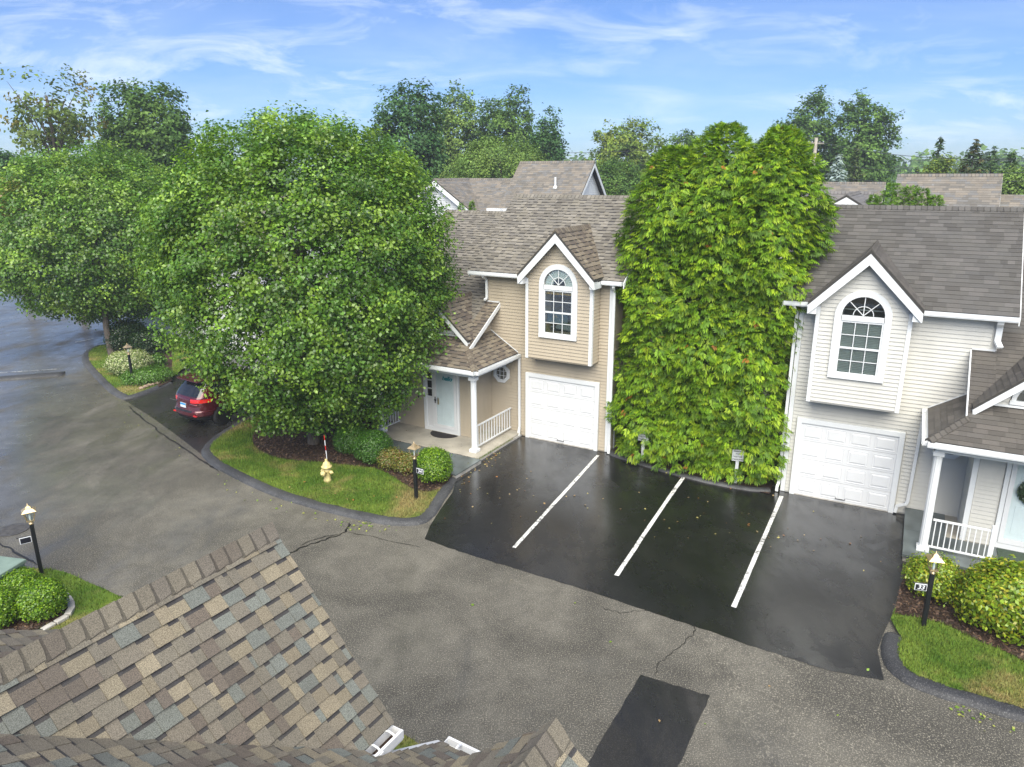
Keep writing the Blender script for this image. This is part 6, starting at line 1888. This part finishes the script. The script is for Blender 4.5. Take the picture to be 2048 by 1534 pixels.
# stones along the drive edge across the way
st0 = XY([(285, 782), (312, 772), (340, 762)])
for i in range(14):
    t = i / 13
    x, y = st0[0][0] + (st0[2][0] - st0[0][0]) * t + random.uniform(-.06, .06), st0[0][1] + (st0[2][1] - st0[0][1]) * t + random.uniform(-.06, .06)
    r_ = random.uniform(.06, .11)
    bm = bmesh.new(); bmesh.ops.create_icosphere(bm, subdivisions=2, radius=r_)
    for v in bm.verts: v.co = Vector((v.co.x * 1.2, v.co.y, v.co.z * .7)) * random.uniform(.85, 1.12)
    me = bpy.data.meshes.new('border_stone'); bm.to_mesh(me); bm.free()
    o = link('border_stone', me, MAT['tanstone'], None, True); o.location = (x, y, .13)
    tag(o, 'small tan border stone along the bed beside the driveway', 'stone', 'border stones along the bed beside the driveway')
# manhole
p = at(26, 1060)
mh = thing('manhole_cover', (p.x, p.y, .004), 0, 'round iron manhole cover in the lane at left', 'manhole cover')
mb = MB(); mb.lathe([(.36, -.02), (.36, .012), (.30, .014)], 40); mb.build('frame', MAT['iron'], mh)
mb = MB(); mb.lathe([(.295, -.01), (.295, .012), (.28, .016)], 40); cv = mb.build('cover', MAT['iron'], mh)
for i in range(-3, 4):
    l = math.sqrt(max(.01, .27 ** 2 - (i * .07) ** 2))
    MB().box((-l, i * .07 - .012, .015), (l, i * .07 + .012, .021)).build('rib', MAT['iron'], cv)

# ------------------------------------------------------------------ utility pole and wires
P0 = far(1633, 62, 274)
pole = thing('utility_pole', (P0.x, P0.y, -.05), rad(20), 'weathered wooden utility pole between the tall trees', 'utility pole')
mb = MB(); mb.tube([(0, 0, 0), (0, 0, P0.z * .5), (0, 0, P0.z)], [.17, .15, .12], 12); mb.build('shaft', MAT['wood'], pole, True)
mb = MB(); mb.box((-.75, -.05, P0.z - .45), (.75, .05, P0.z - .35)); mb.build('crossarm', MAT['wood'], pole)
for x in (-.7, -.35, .35, .7):
    mb = MB(); mb.lathe([(.035, P0.z - .35), (.05, P0.z - .30), (.03, P0.z - .24)], 8, (x, 0, 0)); mb.build('insulator', MAT['metalbox'], pole)
def wire(label, a, b, sag, r=.018):
    a, b = Vector(a), Vector(b)
    o = MB(); n = 24
    o.tube([tuple(a.lerp(b, i / n) - Vector((0, 0, sag * 4 * (i / n) * (1 - i / n)))) for i in range(n + 1)], r, 5)
    w = o.build('overhead_wire', MAT['wire'])
    tag(w, label, 'wire', 'overhead wires from the pole')
Lp = [far(560, 95, 292), far(560, 95, 306), far(560, 95, 318)]
Rp = [far(2240, 46, 306), far(2240, 46, 330), far(2240, 46, 342)]
for i, z in enumerate((-.3, -1.6, -2.6)):
    nm = ('topmost', 'middle', 'lowest')[i]
    wire(nm + ' overhead wire running left from the pole behind the trees', (P0.x - .05, P0.y, P0.z + z), Lp[i], .9)
    wire(nm + ' overhead wire running right from the pole', (P0.x + .05, P0.y, P0.z + z), Rp[i], .7)
q0, q1 = far(1700, 120, 318), far(2300, 120, 318)
wire('far level wire low over the woods at right', q0, q1, .2, .03)
wire('second far level wire low over the woods at right', q0 - Vector((0, 0, 1.0)), q1 - Vector((0, 0, 1.0)), .2, .03)

# ------------------------------------------------------------------ the red car
def car():
    t = NT('car_paint'); t.set(t.mix(t.rng(t.noise(.8), .3, .7), (.085, .006, .012), (.11, .008, .015)), .25, .35); t.p.inputs['Coat Weight'].default_value = 1; t.p.inputs['Coat Roughness'].default_value = .04
    paint = t.m
    t = NT('tail_lamp'); t.set(t.mix(t.rng(t.noise(30), .3, .7), (.65, .012, .008), (.80, .02, .015)), .12, coat=1.0); lampm = t.m
    trim = m_plain('car_trim', (.012, .012, .013), .4); chrome = m_plain('car_chrome', (.75, .75, .76), .12, 1.0, .02)
    gl = m_plain('car_glass', (.012, .014, .016), .04, var=.05, spec=.8)
    tyre = m_plain('tyre_rubber', (.014, .014, .015), .8); rim = m_plain('wheel_alloy', (.05, .05, .055), .3, .8)
    fw = Vector((.57, .82, 0)).normalized()
    c0 = Vector((-11.46, 23.86, 0.006))
    rz = math.atan2(fw.y, fw.x)
    root = thing('parked_car', c0, rz, 'dark red sport utility car parked under the large tree', 'car')
    # x forward from the rear bumper, y left, z up.  layers: z, rear x, front x, half width, corner exponent
    Ly = [(.26, .22, 4.55, .80, 5), (.36, .06, 4.72, .91, 5), (.50, .0, 4.80, .95, 5), (.62, .0, 4.80, .965, 5), (.66, .05, 4.79, .965, 5), (.80, .085, 4.74, .965, 5), (.95, .075, 4.66, .955, 5), (1.02, .085, 4.45, .945, 5),
          (1.08, .11, 3.72, .93, 5), (1.13, .15, 3.45, .905, 5.5), (1.25, .24, 3.22, .86, 6), (1.40, .36, 2.95, .80, 6), (1.55, .50, 2.62, .735, 6), (1.62, .48, 2.46, .70, 6), (1.655, .46, 2.38, .69, 6), (1.70, .52, 2.28, .66, 5), (1.735, .75, 2.0, .56, 4), (1.745, 1.1, 1.6, .2, 3)]
    zs = np.array([l[0] for l in Ly])
    Z = np.unique(np.concatenate([np.linspace(.26, 1.745, 60), zs]))
    T = 112
    th = np.linspace(0, 2 * np.pi, T, endpoint=False)
    grid = []
    for z in Z:
        x0, x1, hw, ex = [np.interp(z, zs, [l[i] for l in Ly]) for i in (1, 2, 3, 4)]
        cx, hl = (x0 + x1) / 2, (x1 - x0) / 2
        c, s_ = np.cos(th), np.sin(th)
        pw = 2 / ex
        # finer corners: superellipse, the length uses a squarer power
        x = cx + np.sign(c) * np.abs(c) ** pw * hl
        y = np.sign(s_) * np.abs(s_) ** pw * hw
        # rear bows outwards in plan
        x = x + np.where(c < 0, .10 * (np.abs(y) / hw) ** 2 * np.abs(c) ** .3, 0)
        grid.append(np.stack([x, y, np.full(T, z)], 1))
    G = np.array(grid)
    parts = {}
    for i in range(len(Z) - 1):
        for j in range(T):
            q = [G[i, j], G[i, (j + 1) % T], G[i + 1, (j + 1) % T], G[i + 1, j]]
            m = np.mean(q, 0)
            x, y, z = m
            x0 = np.interp(z, zs, [l[1] for l in Ly]); hw = np.interp(z, zs, [l[3] for l in Ly])
            rear = x < x0 + .34 and abs(y) < hw * .985
            side = abs(y) > hw * .93 and .7 < x < 3.4
            key = 'body'
            # wheel arches cut out
            if z < .72 and abs(y) > .7 and min((x - .98) ** 2, (x - 3.88) ** 2) + (z - .36) ** 2 < .42 ** 2: continue
            if z < .46 and x < .6: key = 'bumper_skirt'
            elif z < .40: key = 'sill_skirt'
            elif rear and abs(y) < .70 and 1.13 < z < 1.57: key = 'rear_window'
            elif x < .62 and x < x0 + .5 and .93 < z < 1.07 and y < -.42: key = 'taillight_r'
            elif x < .62 and x < x0 + .5 and .93 < z < 1.07 and y > .42: key = 'taillight_l'
            elif side and 1.14 < z < 1.56 and not (2.0 < x < 2.08) and not (1.05 < x < 1.11): key = 'side_window_l' if y > 0 else 'side_window_r'
            elif x > 2.4 and 1.14 < z < 1.6 and abs(y) < hw * .9: key = 'windscreen'
            elif x > 4.3 and .75 < z < .95 and abs(y) > .5: key = 'headlight_l' if y > 0 else 'headlight_r'
            elif rear and abs(y) < .45 and .60 < z < .665: key = 'bumper_step'
            parts.setdefault(key, []).append(q)
    mats = dict(body=paint, bumper_skirt=trim, sill_skirt=trim, rear_window=gl, taillight_r=lampm, taillight_l=lampm, side_window_l=gl, side_window_r=gl, windscreen=gl, headlight_l=chrome, headlight_r=chrome, bumper_step=trim)
    body = None
    for key in ['body'] + [k for k in parts if k != 'body']:
        qs = parts[key]
        bm = bmesh.new()
        for q in qs: bm.faces.new([bm.verts.new(tuple(v)) for v in q])
        if key == 'body':
            tp = [bm.verts.new(tuple(v)) for v in G[-1]]; bm.faces.new(tp)
            bt = [bm.verts.new(tuple(v)) for v in G[0]]; bm.faces.new(bt[::-1])
        bmesh.ops.remove_doubles(bm, verts=bm.verts[:], dist=.0005)
        bmesh.ops.recalc_face_normals(bm, faces=bm.faces)
        if key == 'body':
            pass
        me = bpy.data.meshes.new(key); bm.to_mesh(me); bm.free()
        nm = {'side_window_l': 'side_window', 'side_window_r': 'side_window', 'taillight_l': 'taillight', 'taillight_r': 'taillight', 'headlight_l': 'headlight', 'headlight_r': 'headlight'}.get(key, key)
        o = link(nm, me, mats[key], root, True)
    # tyres
    for x in (.98, 3.88):
        for sg in (-1, 1):
            cy_ = sg * .80
            mb = MB(); mb.lathe([(.24, cy_ - .11), (.34, cy_ - .115), (.365, cy_ - .08), (.365, cy_ + .08), (.34, cy_ + .115), (.24, cy_ + .11)], 32, (x, 0, .365), 'y'); w = mb.build('wheel', tyre, root, True)
            mb = MB()
            yo = cy_ + sg * .095
            mb.lathe([(.05, yo - .02), (.05, yo + .01)], 14, (x, 0, .365), 'y')
            for k in range(7):
                a = 2 * math.pi * k / 7
                mb.bar((x, yo, .365), (x + .24 * math.cos(a), yo, .365 + .24 * math.sin(a)), .04, .025, (0, 1, 0))
            mb.lathe([(.235, yo - .03), (.25, yo - .03), (.25, yo + .01), (.235, yo + .01)], 28, (x, 0, .365), 'y')
            mb.build('rim', rim, w)
            mb = MB(); mb.lathe([(.02, cy_ - sg * .1), (.40, cy_ - sg * .1), (.40, cy_ - sg * .12), (.02, cy_ - sg * .12)], 24, (x, 0, .40), 'y'); mb.build('wheel_well', trim, root)
    # plate, chrome and spoiler
    mb = MB(); mb.prism([(.052, -.16, .74), (.052, .16, .74), (.058, .16, .895), (.058, -.16, .895)], (.02, 0, 0)); pl = mb.build('license_plate', m_plain('plate_white', (.70, .76, .80), .4, var=.03), root)
    mb = MB(); mb.prism([(.0505, -.155, .83), (.0505, .155, .83), (.0545, .155, .89), (.0545, -.155, .89)], (.004, 0, 0)); mb.build('plate_band', m_plain('plate_blue', (.03, .28, .60), .4, var=.03), pl)
    for y0, y1 in ((-.80, -.40), (.40, .80)):
        mb = MB(); mb.prism([(.058 + .02, y0, .905), (.058, y1, .905), (.058, y1, .922), (.078, y0, .922)], (.03, 0, 0)); mb.build('chrome_strip', chrome, root)
        mb = MB(); mb.box((.03, y0 + .05, .50), (.08, y0 + .22, .535)); mb.build('reflector', lampm, root)
    mb = MB(); mb.prism([(.30, -.62, 1.66), (.30, .62, 1.66), (.62, .66, 1.715), (.62, -.66, 1.715)], (0, 0, -.03)); mb.build('roof_spoiler', paint, root, bevel=.01)
    mb = MB(); mb.tube([(.22, .05, 1.17), (.36, -.22, 1.24), (.42, -.40, 1.26)], .012, 6); mb.build('wiper', trim, root)
    mb = MB()
    for sg in (-1, 1): mb.tube([(.9, sg * .56, 1.75), (1.1, sg * .57, 1.79), (2.0, sg * .55, 1.78), (2.2, sg * .53, 1.72)], .018, 6)
    mb.build('roof_rail', trim, root)
    for sg in (-1, 1):
        mb = MB(); mb.lathe([(.02, 0), (.10, .04), (.11, .1), (.09, .14), (.02, .15)], 12, (2.75, sg * .98, 1.16), 'x'); mb.build('door_mirror', paint, root, True)
car()

# ------------------------------------------------------------------ fallen leaves
def litter():
    r = np.random.default_rng(77)
    P, cols = [], []
    def along_px(pts, n, spread, cc):
        for _ in range(n):
            i = r.integers(len(pts) - 1); t = r.random()
            p = at(pts[i][0] + (pts[i + 1][0] - pts[i][0]) * t, pts[i][1] + (pts[i + 1][1] - pts[i][1]) * t)
            P.append((p.x + r.normal() * spread, p.y + r.normal() * spread)); cols.append(cc[r.integers(len(cc))])
    tan = [(.42, .28, .13), (.5, .38, .2), (.35, .16, .05), (.45, .40, .15)]; yg = [(.30, .42, .06), (.42, .45, .10), (.2, .33, .04)]
    along_px([(970, 935), (985, 915), (1000, 905)], 22, .14, tan)
    along_px([(905, 985), (950, 940), (985, 915)], 26, .10, tan)
    along_px([(930, 1000), (1100, 1000), (1300, 1020), (1500, 1050), (1700, 1120)], 70, .8, tan)
    along_px([(430, 955), (530, 1000), (620, 1030), (720, 1055), (790, 1062)], 46, .15, yg)
    along_px([(680, 1050), (760, 1060)], 14, .12, yg)
    along_px([(1900, 1420), (1990, 1445), (2048, 1462)], 22, .10, yg)
    along_px([(900, 1100), (1300, 1250), (1700, 1480)], 12, 1.6, yg + tan)
    along_px([(240, 812), (330, 870), (400, 915)], 22, .3, yg)
    along_px([(560, 960), (700, 1000), (830, 1020)], 20, .3, yg + tan)
    along_px([(1240, 915), (1380, 955), (1540, 985)], 34, .14, tan)
    P = np.array(P); n = len(P)
    lawn = inside(lawn34, P)
    z = gzv(P[:, 0]) + np.where(lawn, .13, .02)
    P3 = np.stack([P[:, 0], P[:, 1], z], 1)
    N = unit(np.stack([r.normal(size=n) * .25, r.normal(size=n) * .25, np.ones(n)], 1))
    o = leaves('fallen_leaves', P3, N, r.uniform(.04, .085, n), np.array(cols) * r.uniform(.7, 1.2, (n, 1)), MAT['leaf'], None, r, .75, .1)
    tag(o, 'scattered fallen leaves on the wet asphalt and lawn', 'leaves', kind='stuff')
litter()

# ------------------------------------------------------------------ air
mb = MB(); mb.box((-2700, -2700, -1.3), (2700, 2700, 27))
hz = mb.build('haze', None)
hm = bpy.data.materials.new('haze'); hm.use_nodes = True
nt = hm.node_tree; nt.nodes.clear()
ho = nt.nodes.new('ShaderNodeOutputMaterial'); pv = nt.nodes.new('ShaderNodeVolumePrincipled')
pv.inputs['Color'].default_value = (.80, .88, .98, 1); pv.inputs['Density'].default_value = .0009; pv.inputs['Anisotropy'].default_value = .2
nt.links.new(pv.outputs[0], ho.inputs['Volume'])
hz.data.materials.append(hm)
tag(hz, 'thin bluish haze over the distant trees', 'haze', kind='stuff')
